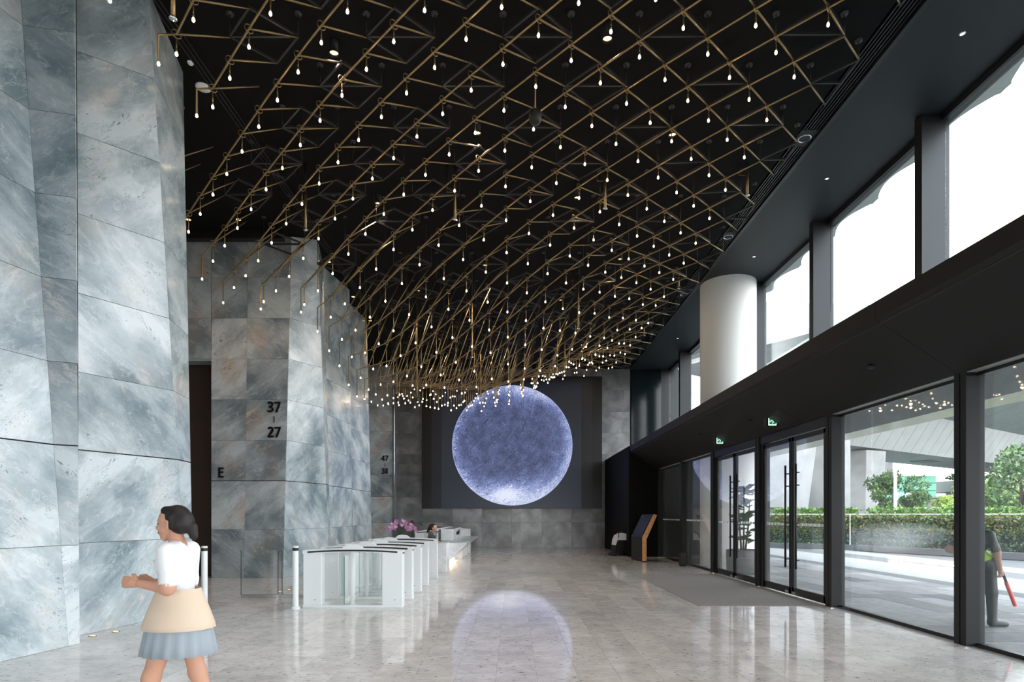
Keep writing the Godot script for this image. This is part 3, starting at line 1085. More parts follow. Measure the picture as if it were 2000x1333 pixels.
func build_lamps() -> void:
	var ch := thing("ceiling_lamp_field", "vast wavy brass pipe net of small hanging bulbs under the black ceiling", "chandelier", Vector3(0, CEIL, 0))
	var up := Vector3(0, -CEIL, 0)
	var lamps := []
	for r in range(-5, 41):
		for k in range(-14, 11):
			if (k + r) % 2 == 0 and has_lamp(k, r):
				lamps.append([k, r])
	# lamps: the 300 that show largest are parts of their own
	lamps.sort_custom(func(a, b): return a[1] < b[1])
	var vis := []
	var rest := []
	for l in lamps:
		var n := node_at(l[0], l[1])
		var sy: float = 1006.0 - (n.y - EYE) / -n.z * 1170.0
		if vis.size() < 262 and sy > -40.0:
			vis.append(l)
		else:
			rest.append(l)
	var far := new_st(true)
	var far_bulbs := new_st(true)
	var bulb := new_st(true)
	bulb_shape(bulb, Vector3.ZERO)
	var bulb_mesh := shape(bulb)
	var tips := []
	var warm := Color(1.0, 0.87, 0.72)
	for l in lamps:
		var n := node_at(l[0], l[1])
		var nx := node_at(l[0] + 1, l[1] - 1)
		var a_dir := (nx - n).normalized()
		var long := stem_len(l[0], l[1])
		if vis.has(l):
			var p := Node3D.new()
			p.name = "pendant"
			p.position = n + up
			ch.add_child(p, true)
			var st := new_st(true)
			pendant_shape(st, Vector3.ZERO, a_dir, long)
			part(p, "stem", st, M.brass)
			put(p, "bulb", bulb_mesh, M.bulb, Vector3(0, -long, 0))
		else:
			pendant_shape(far, n + up, a_dir, long)
			bulb_shape(far_bulbs, n + up + Vector3(0, -long, 0))
		if posmod(l[0] + 3 * l[1], 14) == 0:
			omni(n + Vector3(0, -long - 0.12, 0), warm, LAMP_E, 0.03)
	part(ch, "far_stems", far, M.brass).set_meta("kind", "stuff")
	part(ch, "far_bulbs", far_bulbs, M.bulb).set_meta("kind", "stuff")
	# struts from each ring up to a corner of the dark frames
	var far_struts := new_st(true)
	var seen := {}
	for l in lamps:
		seen[[l[0], l[1]]] = true
	for l in lamps:
		var a := node_at(l[0], l[1]) + up
		var b := tip_at(l[0] + 1, l[1] + 1) + up + Vector3(0, -0.02, 0)
		if vis.has(l):
			var st := new_st(true)
			path(st, [a, b], 0.0145, 8)
			part(ch, "strut", st, M.brass)
		else:
			path(far_struts, [a, b], 0.0145, 6)
	part(ch, "far_struts", far_struts, M.brass).set_meta("kind", "stuff")
	# long pipes: each run goes from the window side down and away to the stone side
	for l in lamps:
		var k: int = l[0]
		var r: int = l[1]
		if seen.has([k + 1, r - 1]):
			continue
		var pts := []
		if k + 1 == 11:
			pts.append(tip_at(12, r) + up)
			pts.append(node_at(11, r - 1) + up)
		elif k > -8 and r - 1 < -5:
			pts.append(node_at(k + 1, r - 1) + up)
		else:
			pts.append(tip_at(k + 1, r - 1) + up)
		while seen.has([k, r]):
			pts.append(node_at(k, r) + up)
			k -= 1
			r += 1
		var last: Vector3 = pts[pts.size() - 1]
		var turn: Vector3 = node_at(k, r) + up
		if lat(k, r).y < 10.2:
			turn = last + Vector3(-0.24, -0.01, 0)
		elif turn.x < -5.0 and (lat(k, r).y > 14.4):
			turn = last.lerp(turn, clampf((-5.02 - last.x) / (turn.x - last.x), 0.25, 1.0))
		var drop := stem_len(k + 1, r - 1) + 0.12
		pts.append(turn)
		pts.append(turn + Vector3(0, -drop, 0))
		var st := new_st(true)
		path(st, pts, 0.0155, 8)
		var pipe := part(ch, "long_pipe", st, M.brass)
		put(pipe, "bulb", bulb_mesh, M.bulb, turn + Vector3(0, -drop, 0))
	# dark square frames hung from the ceiling, each with a cross bar
	for j in range(-5, 43):
		for i in range(-15, 13):
			if posmod(i, 2) == 0 or posmod(j, 2) == 0 or posmod(i + j, 4) != 2:
				continue
			var any := 0
			for q in [[i, j], [i + 1, j - 1], [i + 2, j], [i + 1, j + 1]]:
				if seen.has([q[0] - 1, q[1] - 1]) or q[0] == 12 and seen.has([10, q[1]]):
					any += 1
			if any < 2:
				continue
			var c := [tip_at(i, j) + up, tip_at(i + 1, j - 1) + up, tip_at(i + 2, j) + up, tip_at(i + 1, j + 1) + up]
			if c[0].x < -6.9 or -c[3].z > 27.9:
				continue
			if c[0].x < -5.0 and (-c[1].z < 9.9 or -c[3].z > 15.0):
				continue
			var st := new_st()
			var bars := [[0, 1], [1, 2], [2, 3], [3, 0], [0, 2]]
			if i >= 11:
				c[2] = (c[0] + c[2]) * 0.5
				bars = [[0, 1], [3, 0], [0, 2], [1, 3]]
			for e in bars:
				var a: Vector3 = c[e[0]]
				var b: Vector3 = c[e[1]]
				var d := (b - a).normalized()
				var s := side_of(d)
				box(st, (a + b) * 0.5, Vector3(0.03, 0.036, a.distance_to(b) + 0.02), Basis(s, d.cross(s), d))
			var fr := part(ch, "square_frame", st, M.frame)
			for e in ([0, 2] if i < 11 else [0, 1]):
				var p: Vector3 = c[e]
				st = new_st(true)
				path(st, [p, Vector3(p.x, -0.02, p.z)], 0.008, 6)
				lathe(st, [v2(0.0, -0.03), v2(0.05, -0.025), v2(0.055, 0.0)], 12, Vector3(p.x, 0, p.z))
				part(fr, "hanger", st, M.frame)

func build_ceiling_things() -> void:
	var st: SurfaceTool
	# sprinkler drops through the lamp field
	var rows := [[7.4, [-4.2]], [12.1, [-4.19, -1.17, 1.86, 4.73]], [17.1, [-4.2, -1.17, 1.86, 4.73]], [21.6, [-4.2, -1.17, 1.86, 4.73]], [25.4, [-1.17, 1.86, 4.73]]]
	for row in rows:
		for x in row[1]:
			var z: float = row[0]
			var low := net_y(x, z) - 0.32
			if z > 19.0:
				low = maxf(low, EYE + 3.9)
			if x > 4.0:
				low = EYE + 6.45
			var s := thing("sprinkler_drop", "straight vertical brass sprinkler pipe hanging through the lamp net", "sprinkler", Vector3(x, CEIL, -z), 0.0, "sprinkler pipes among the lamps")
			var len_ := CEIL - low
			var sleeve := minf(len_ - 0.1, 0.75 if z < 15.0 else 1.55)
			st = new_st(true)
			path(st, [Vector3.ZERO, Vector3(0, -len_ + sleeve, 0)], 0.016, 8)
			part(s, "riser", st, M.black)
			st = new_st(true)
			path(st, [Vector3(0, -len_ + sleeve, 0), Vector3(0, -len_ + 0.04, 0)], 0.027, 10)
			part(s, "brass_pipe", st, M.brass)
			st = new_st(true)
			path(st, [Vector3(0, -len_ + 0.75 * sleeve, 0), Vector3(-0.16, -len_ + 0.75 * sleeve, 0), Vector3(-0.16, -0.0, 0)], 0.012, 6)
			part(s, "side_pipe", st, M.brass_dark)
			st = new_st(true)
			lathe(st, [v2(0.0, -len_ - 0.004), v2(0.048, -len_), v2(0.045, -len_ + 0.012), v2(0.02, -len_ + 0.02), v2(0.012, -len_ + 0.04)], 12)
			part(s, "sprinkler_head", st, M.chrome)
	# round lamps on the black ceiling
	var cans := [[-2.68, 8.97], [1.37, 8.7], [-0.65, 10.85], [1.4, 13.06], [-3.0, 13.3], [-0.77, 16.6], [2.9, 16.2], [1.53, 19.3], [-2.9, 18.5], [-0.7, 22.0], [2.9, 22.0], [-2.9, 23.6], [1.4, 25.2], [2.9, 10.9], [-3.0, 4.6], [0.2, 4.4], [3.2, 4.2], [-1.5, 0.5], [1.8, 0.5]]
	for p in cans:
		var c := thing("can_downlight", "black cylindrical downlight with a warm glowing face among the brass pipes", "light", Vector3(p[0], CEIL, -p[1]), 0.0, "can downlights on the black ceiling")
		st = new_st(true)
		lathe(st, [v2(0.065, -0.16), v2(0.07, -0.2), v2(0.07, 0.0)], 18)
		part(c, "can", st, M.black)
		st = new_st()
		lathe(st, [v2(0.0, -0.165), v2(0.064, -0.165)], 18)
		part(c, "lamp_face", st, M.warm_disc)
		spot(Vector3(p[0], CEIL - 0.23, -p[1]), Vector3.DOWN, Color(1.0, 0.92, 0.85), CAN_E, 38.0, 0.06, 0.8)
	# silver downlights in the ventilation strip and in the soffit
	for z in [11.3, 15.3, 19.3, 23.3, 7.3, 27.3]:
		var d := thing("strip_downlight", "round silver downlight set in the black ventilation strip", "light", Vector3(5.5, CEIL, -z), 0.0, "downlights in the ventilation strip")
		st = new_st(true)
		lathe(st, [v2(0.11, -0.012), v2(0.125, -0.008), v2(0.125, 0.0)], 22)
		lathe(st, [v2(0.055, 0.04), v2(0.11, -0.012)], 22)
		part(d, "reflector", st, M.chrome)
		st = new_st()
		lathe(st, [v2(0.0, 0.035), v2(0.056, 0.035)], 16)
		part(d, "lamp_face", st, M.cool_disc)
	for z in [5.0, 8.8, 12.6, 16.4, 20.2, 24.0]:
		var d := thing("soffit_spot", "tiny round silver spotlight in the soffit above the upper panes", "light", Vector3(6.6, CEIL - 0.03, -z), 0.0, "spotlights in the window soffit")
		st = new_st(true)
		lathe(st, [v2(0.03, -0.004), v2(0.042, -0.006), v2(0.045, 0.0)], 14)
		part(d, "bezel", st, M.chrome)
		st = new_st()
		lathe(st, [v2(0.0, -0.003), v2(0.031, -0.003)], 12)
		part(d, "lamp_face", st, M.cool_disc)
	# wall washers close to the stone
	for p in [[-5.17, 16.8], [-5.2, 19.5], [-5.22, 21.9], [-7.8, 14.4], [-6.6, 14.4], [-7.0, 12.2], [-7.2, 26.2]]:
		var deep: bool = p[0] < -5.5
		var d := thing("wall_washer", "small round warm downlight in the black ceiling of the lift lobby" if deep else "small round warm downlight close against the folded marble", "light", Vector3(p[0], CEIL, -p[1]), 0.0, "lobby downlights" if deep else "wall washers beside the marble")
		st = new_st(true)
		lathe(st, [v2(0.05, -0.006), v2(0.065, -0.006), v2(0.068, 0.0)], 16)
		part(d, "bezel", st, M.chrome)
		st = new_st()
		lathe(st, [v2(0.0, -0.004), v2(0.051, -0.004)], 14)
		part(d, "lamp_face", st, M.warm_disc)
		spot(Vector3(p[0], CEIL - 0.06, -p[1]), Vector3(-0.06 if not deep else 0.0, -1, 0.02), Color(1.0, 0.80, 0.62), 2.5 if deep else 12.0, 30.0 if deep else 16.0, 0.04, 0.7)
	st = new_st(true)
	lathe(st, [v2(0.0, -0.02), v2(0.11, -0.02), v2(0.12, -0.012), v2(0.12, 0.0)], 24)
	tag(part(self, "ceiling_speaker", st, M.white, Vector3(-5.14, CEIL, -9.94)), "flat round white speaker on the black ceiling by the marble edge", "speaker")
	st = new_st(true)
	lathe(st, [v2(0.0, -0.03), v2(0.035, -0.028), v2(0.05, 0.0)], 16)
	tag(part(self, "ceiling_detector", st, M.white, Vector3(-5.06, CEIL, -9.4)), "tiny round white detector on the black ceiling beside the speaker", "detector")
	# hanging sensor ball and dome camera
	var b := thing("sensor_ball", "black ball hanging on a brass rod in the middle of the lamp net", "sensor", Vector3(0.34, CEIL, -9.17))
	st = new_st(true)
	path(st, [Vector3.ZERO, Vector3(0, -0.95, 0)], 0.012, 8)
	part(b, "rod", st, M.brass)
	st = new_st(true)
	lathe(st, [v2(0.0, -1.12), v2(0.07, -1.105), v2(0.098, -1.05), v2(0.098, -0.98), v2(0.09, -0.93), v2(0.0, -0.92)], 20)
	part(b, "ball", st, M.black)
	b = thing("dome_camera", "small dark dome camera on a brass rod below the lowest lamps", "camera", Vector3(-3.05, CEIL, -19.0))
	st = new_st(true)
	path(st, [Vector3.ZERO, Vector3(0, -3.38, 0)], 0.022, 8)
	part(b, "rod", st, M.brass)
	st = new_st(true)
	lathe(st, [v2(0.0, -3.52), v2(0.05, -3.505), v2(0.075, -3.46), v2(0.075, -3.38), v2(0.0, -3.38)], 16)
	part(b, "dome", st, M.black)

# ---------------------------------------------------------------- things on the floor
func arch(x: float, w: float) -> float:
	var t := x / (w * 0.5)
	return 0.035 * (1.0 - t * t)

# a speed gate unit: length along x, thickness along z (its front face at z = 0, body behind)
func turnstile(at: Vector3, label: String, group: String) -> Node3D:
	var t := thing("turnstile", label, "turnstile", at, 0.0, group)
	var L := 1.74
	var D := 0.2
	var st := new_st()
	span(st, Vector3(-L / 2, 0, 0), Vector3(L / 2, 0.045, -D), 0.006)
	part(t, "plinth", st, M.white)
	for s in [-1, 1]:
		st = new_st()
		var x0: float = -L / 2 if s < 0 else L / 2 - 0.37
		var x1: float = -L / 2 + 0.33 if s < 0 else L / 2
		span(st, Vector3(x0 + 0.01, 0.045, -0.005), Vector3(x1, 0.97, -D + 0.005), 0.008)
		var body := part(t, "end_cabinet", st, M.white)
		st = new_st(true)
		tube(st, Vector3((x0 + x1) * 0.5 + 0.05, 0.14, -0.006), Vector3((x0 + x1) * 0.5 + 0.05, 0.14, 0.001), 0.008, 8)
		tube(st, Vector3(x1 - 0.008 if s > 0 else x0, 0.16, -0.06), Vector3(x1 + 0.002 if s > 0 else x0 + 0.012, 0.16, -0.06), 0.008, 8)
		part(body, "sensor_eye", st, M.black)
	st = new_st()
	var prof := []
	for k in 13:
		var x := -L / 2 + L * k / 12.0
		prof.append(v2(x, 1.0 + arch(x, L)))
	for k in 13:
		var x := L / 2 - L * k / 12.0
		prof.append(v2(x, 0.938 + arch(x, L)))
	extrude(st, prof, D, Transform3D(Basis(), Vector3(0, 0, -D)))
	part(t, "top_rail", st, M.white)
	st = new_st()
	prof = []
	for k in 11:
		var x := -0.78 + 1.56 * k / 10.0
		prof.append(v2(x, 0.976 + arch(x, L)))
	for k in 11:
		var x := 0.78 - 1.56 * k / 10.0
		prof.append(v2(x, 0.948 + arch(x, L)))
	extrude(st, prof, 0.006, Transform3D())
	extrude(st, prof, 0.006, Transform3D(Basis(), Vector3(0, 0, -D - 0.006)))
	part(t, "black_strip", st, M.black)
	st = new_st(true)
	tube(st, Vector3(-0.03, 0.045, -D / 2), Vector3(-0.03, 0.975, -D / 2), 0.048, 18)
	part(t, "centre_post", st, M.white)
	for z in [-0.02, -D + 0.02]:
		for s in [[-0.545, -0.08], [0.02, 0.505]]:
			st = new_st()
			span(st, Vector3(s[0], 0.045, z), Vector3(s[1], 0.95, z - 0.008))
			part(t, "side_glass", st, M.rail_glass)
	st = new_st()
	extrude(st, [v2(-0.2, 1.01), v2(0.17, 1.01), v2(0.14, 1.055), v2(0.08, 1.095), v2(-0.05, 1.11), v2(-0.13, 1.095), v2(-0.18, 1.05)], 0.14, Transform3D(Basis(), Vector3(0, 0, -0.17)))
	part(t, "reader_hood", st, M.white)
	for s in [-1, 1]:
		# glass wings closing the lane on both sides
		st = new_st()
		var zc: float = 0.035 if s > 0 else -D - 0.035
		var z2: float = 0.40 if s > 0 else -D - 0.40
		span(st, Vector3(-0.035, 0.12, zc - (0.03 if s > 0 else -0.03)), Vector3(-0.025, 0.93, z2))
		var wing := part(t, "glass_wing", st, M.rail_glass)
		st = new_st()
		span(st, Vector3(-0.036, 0.12, z2 - 0.004), Vector3(-0.024, 0.93, z2 + 0.004))
		part(wing, "wing_edge", st, M.glass_edge)
	return t

func bollard(at: Vector3, label: String) -> void:
	var b := thing("gate_post", label, "post", at)
	var st := new_st(true)
	lathe(st, [v2(0.075, 0.0), v2(0.075, 0.03), v2(0.05, 0.045)], 20)
	part(b, "flange", st, M.white)
	st = new_st(true)
	lathe(st, [v2(0.05, 0.04), v2(0.05, 1.0)], 20)
	part(b, "shaft", st, M.white)
	st = new_st(true)
	lathe(st, [v2(0.0515, 1.0), v2(0.0515, 1.05)], 20)
	part(b, "black_band", st, M.black)
	st = new_st(true)
	lathe(st, [v2(0.05, 1.05), v2(0.05, 1.075), v2(0.045, 1.082), v2(0.0, 1.082)], 20)
	part(b, "cap", st, M.white)

func build_gates() -> void:
	var names := ["white turnstile with glass side, first of the row from the white gate post", "white turnstile, second of the row from the white gate post", "white turnstile, third of the row from the white gate post", "white turnstile, fourth of the row from the white gate post", "white turnstile next to the marble reception desk, last of its row"]
	var zs := [10.41, 11.42, 12.49, 13.54, 15.16]
	for k in 5:
		turnstile(Vector3(-1.92 - 0.87, 0, -zs[k]), names[k], "turnstiles before the reception desk")
	var far := [21.9, 22.95, 24.0, 25.05, 26.1]
	for k in 5:
		turnstile(Vector3(-1.86 - 0.87, 0, -far[k]), "white turnstile in the row beyond the reception desk", "turnstiles beyond the reception desk")
	bollard(Vector3(-3.74, 0, -10.3), "slim white gate post with a black band beside the first turnstile")
	bollard(Vector3(-5.28, 0, -10.25), "slim white gate post with a black band standing against the marble edge")
	for k in 2:
		var g := thing("glass_barrier", "low clear glass barrier panel beside the first turnstile" if k == 0 else "low clear glass barrier panel by the marble edge", "barrier", Vector3(-4.15 if k == 0 else -4.95, 0, -11.7))
		var st := new_st()
		span(st, Vector3(-0.36, 0.06, -0.006), Vector3(0.36, 0.93, 0.006))
		part(g, "pane", st, M.rail_glass)
		st = new_st()
		span(st, Vector3(-0.363, 0.06, -0.008), Vector3(-0.357, 0.93, 0.008))
		span(st, Vector3(0.357, 0.06, -0.008), Vector3(0.363, 0.93, 0.008))
		part(g, "pane_edge", st, M.anod_dark)
		st = new_st()
		span(st, Vector3(-0.36, 0.0, -0.02), Vector3(0.36, 0.06, 0.02), 0.004)
		part(g, "shoe", st, M.chrome)

func build_desk() -> void:
	var st: SurfaceTool
	var d := thing("reception_desk", "white marble reception desk with a slanted front and glowing foot", "desk", Vector3(-2.6, 0, -19.2))
	# near block (about 0.85 m high)
	st = new_st()
	span(st, Vector3(-0.55, 0.0, 2.5), Vector3(0.75, 0.82, 1.75), 0.01)
	part(d, "near_block", st, M.white_marble)
	# slanted front running away, leaning out towards the hall
	st = new_st()
	extrude(st, [v2(0.45, 0.08), v2(0.52, 0.08), v2(1.25, 0.77), v2(1.25, 0.80), v2(0.45, 0.80)], 4.2, Transform3D(Basis(), Vector3(0, 0, -2.45)))
	part(d, "slanted_front", st, M.white_marble)
	st = new_st()
	span(st, Vector3(0.45, 0.80, 1.74), Vector3(1.34, 0.845, -2.5), 0.006)
	part(d, "ledge", st, mat(Color(0.62, 0.66, 0.67), 0.15))
	st = new_st()
	span(st, Vector3(0.43, 0.845, 1.2), Vector3(0.80, 1.18, -1.6), 0.008)
	var u := part(d, "upper_counter", st, M.white_marble)
	st = new_st()
	span(st, Vector3(0.44, 1.18, 1.19), Vector3(0.79, 1.186, -1.59))
	part(u, "counter_top", st, mat(Color(0.55, 0.55, 0.54), 0.25))
	st = new_st()
	for k in 4:
		span(st, Vector3(0.80, 0.98, 0.15 - k * 0.16), Vector3(0.815, 1.08, 0.04 - k * 0.16))
	torus(st, Vector3(0.81, 1.05, -0.62), Vector3(1, 0, 0), 0.06, 0.018, 12, 6)
	part(u, "brass_lettering", st, M.bronze)
	st = new_st()
	span(st, Vector3(0.41, 0.0, 1.75), Vector3(0.48, 0.10, -2.4))
	part(d, "recessed_base", st, M.white_marble)
	st = new_st()
	span(st, Vector3(0.48, 0.02, 1.74), Vector3(0.50, 0.05, -2.4))
	part(d, "foot_light", st, glow(Color(1.0, 0.84, 0.68), 3.0))
	var al := AreaLight3D.new()
	al.name = "foot_glow"
	al.area_size = Vector2(4.0, 0.05)
	al.light_color = Color(1.0, 0.82, 0.66)
	al.light_energy = 1.6
	al.area_range = 30.0
	al.shadow_enabled = true
	add_child(al)
	al.look_at_from_position(Vector3(-2.08, 0.05, -19.5), Vector3(-1.8, -0.03, -19.5), Vector3.UP)
	# monitor the receptionist looks at
	var m := thing("desk_monitor", "thin computer monitor on the desk before the receptionist", "monitor", Vector3(-2.17, 0.845, -17.75))
	st = new_st()
	span(st, Vector3(-0.012, 0.05, -0.22), Vector3(0.012, 0.34, 0.22), 0.004)
	part(m, "back_shell", st, M.black)
	st = new_st()
	span(st, Vector3(-0.016, 0.06, -0.21), Vector3(-0.012, 0.33, 0.21))
	part(m, "screen", st, glow(Color(0.62, 0.80, 0.79), 0.5))
	st = new_st()
	span(st, Vector3(-0.05, 0.0, -0.09), Vector3(0.05, 0.012, 0.09))
	span(st, Vector3(-0.012, 0.0, -0.02), Vector3(0.012, 0.1, 0.02))
	part(m, "stand", st, M.black)
	# bronze post
	st = new_st(true)
	lathe(st, [v2(0.06, 0.0), v2(0.06, 0.02), v2(0.032, 0.03), v2(0.032, 1.32), v2(0.0, 1.325)], 16)
	tag(part(self, "bronze_post", st, M.brass_dark, Vector3(-2.62, 0, -18.75)), "slim bronze upright post beside the receptionist", "post")
	# orchid
	var o := thing("potted_orchid", "arching pink orchid with many blossoms in a dark pot", "plant", Vector3(-3.55, 0, -18.7))
	st = new_st(true)
	lathe(st, [v2(0.0, 0.0), v2(0.14, 0.0), v2(0.21, 0.30), v2(0.23, 0.62), v2(0.215, 0.63), v2(0.20, 0.58), v2(0.0, 0.57)], 20)
	part(o, "pot", st, M.black)
	var r2 := RandomNumberGenerator.new()
	r2.seed = 5
	for k in 9:
		st = new_st(true)
		var a := TAU * k / 9.0
		var tip := Vector3(cos(a) * 0.38, 0.72 + r2.randf() * 0.16, sin(a) * 0.38)
		leaf_blade(st, Vector3(cos(a) * 0.06, 0.58, sin(a) * 0.06), tip, 0.065, Vector3.UP)
		part(o, "leaf", st, M.leaf)
	for k in 9:
		var lean := -0.30 + 0.085 * k
		var high := 1.42 - 0.16 * absf(k - 3.5) / 3.5
		var deep := r2.randf_range(-0.12, 0.16)
		var pts := []
		for q in 10:
			var t := q / 9.0
			pts.append(Vector3(lean * t * 0.7 + (0.30 if k > 3 else -0.12) * t * t * t, 0.58 + (high - 0.58) * sin(t * 2.05) / sin(1.57), deep * t))
		st = new_st(true)
		path(st, pts, 0.006, 5)
		var stem := part(o, "flower_stem", st, M.leaf)
		for q in 8:
			var c: Vector3 = pts[9 - mini(q / 2, 4)] + Vector3(r2.randf_range(-0.07, 0.07), r2.randf_range(-0.07, 0.06), r2.randf_range(-0.02, 0.1))
			st = new_st(true)
			var spin := r2.randf() * TAU
			for s in 5:
				var b := spin + TAU * s / 5.0
				leaf_blade(st, c, c + Vector3(cos(b), sin(b), 0.12) * 0.055, 0.048, Vector3(0, 0, 1))
			part(stem, "blossom", st, M.petal[r2.randi() % 3])
	# little red lamp near the far gates
	var rl := thing("red_table_lamp", "tiny red shaded lamp standing beyond the orchid", "lamp", Vector3(-4.12, 0, -24.5))
	st = new_st(true)
	lathe(st, [v2(0.1, 0.0), v2(0.1, 0.02), v2(0.012, 0.03), v2(0.012, 1.2)], 12)
	part(rl, "stand", st, M.black)
	st = new_st(true)
	lathe(st, [v2(0.09, 1.18), v2(0.06, 1.38), v2(0.0, 1.39)], 14)
	part(rl, "shade", st, mat(Color(0.30, 0.06, 0.05), 0.6))

func leaf_blade(st: SurfaceTool, a: Vector3, b: Vector3, w: float, up: Vector3) -> void:
	var d := b - a
	var s := d.cross(up).normalized() * w * 0.5
	if s.length() < 0.001:
		s = Vector3(w * 0.5, 0, 0)
	var n := s.cross(d).normalized() * w * 0.22
	var p := a + d * 0.45
	var q := a + d * 0.75
	for e in [1.0, -1.0]:
		tri_out(st, a, p, p + s * e + n, a - n * 20)
		tri_out(st, p, q, p + s * e + n, a - n * 20)
		tri_out(st, q, q + s * e * 0.75 + n, p + s * e + n, a - n * 20)
		tri_out(st, q, b, q + s * e * 0.75 + n, a - n * 20)

func build_kiosk() -> void:
	var k := thing("touch_kiosk", "black leaning touch kiosk with a pale wooden side", "kiosk", Vector3(4.36, 0, -21.05), 0.12)
	var side := [v2(0.0, 0.0), v2(0.13, 0.0), v2(0.13, 0.78), v2(0.50, 1.60), v2(0.40, 1.63), v2(0.0, 0.84)]
	var st := new_st()
	extrude(st, side, 1.2, Transform3D(Basis(), Vector3(0, 0, -0.65)))
	part(k, "body", st, M.black)
	st = new_st()
	extrude(st, [v2(-0.004, 0.03), v2(0.14, 0.03), v2(0.14, 0.775), v2(0.515, 1.605), v2(0.40, 1.64), v2(-0.004, 0.845)], 0.03, Transform3D(Basis(), Vector3(0, 0, 0.55)))
	part(k, "wood_side", st, M.wood)
	st = new_st()
	var d := Vector3(0.40, 0.79, 0).normalized()
	var n := Vector3(-d.y, d.x, 0)
	var c := Vector3(0.19, 1.22, -0.05) + n * 0.004
	box(st, c, Vector3(0.62, 0.012, 1.0), Basis(d, n, Vector3(0, 0, 1)))
	part(k, "touch_screen", st, glow(Color(0.10, 0.12, 0.14), 0.25))
	st = new_st()
	for q in 3:
		box(st, c + d * 0.36 + n * 0.002 + Vector3(0, 0, -0.4 + q * 0.05), Vector3(0.02, 0.006, 0.03), Basis(d, n, Vector3(0, 0, 1)))
	part(k, "sensor_dots", st, M.chrome)
	# cleaning robot by the return wall
	var r := thing("cleaning_robot", "upright floor cleaning robot with white hood and black body", "robot", Vector3(4.22, 0, -23.75), 0.2)
	st = new_st()
	extrude(st, [v2(-0.26, 0.06), v2(0.24, 0.06), v2(0.26, 0.5), v2(0.2, 0.62), v2(-0.16, 0.62), v2(-0.25, 0.4)], 0.5, Transform3D(Basis(), Vector3(0, 0, -0.25)))
	part(r, "body", st, M.black)
	st = new_st()
	extrude(st, [v2(-0.24, 0.42), v2(-0.15, 0.62), v2(0.21, 0.62), v2(0.24, 0.86), v2(0.05, 0.9), v2(-0.14, 0.8), v2(-0.22, 0.6)], 0.46, Transform3D(Basis(), Vector3(0, 0, -0.23)))
	part(r, "hood", st, M.white)
	st = new_st(true)
	path(st, [Vector3(-0.15, 0.72, 0.24), Vector3(-0.12, 0.9, 0.24), Vector3(0.04, 0.97, 0.24), Vector3(0.2, 0.95, 0.24)], 0.018, 8)
	part(r, "handle", st, M.black)
	st = new_st()
	span(st, Vector3(-0.36, 0.0, -0.3), Vector3(-0.2, 0.1, 0.3), 0.02)
	part(r, "brush_head", st, M.black)
	for z in [-0.22, 0.22]:
		st = new_st(true)
		tube(st, Vector3(0.1, 0.1, z - 0.03), Vector3(0.1, 0.1, z + 0.03), 0.1, 16)
		part(r, "wheel", st, M.anod_dark)
	# small white bin against the posts
	st = new_st()
	rbox(st, Vector3(5.35, 0.22, -18.9), Vector3(0.2, 0.42, 0.2), 0.02)
	tag(part(self, "floor_box", st, M.black), "small black upright box on the floor against the far glass", "box")

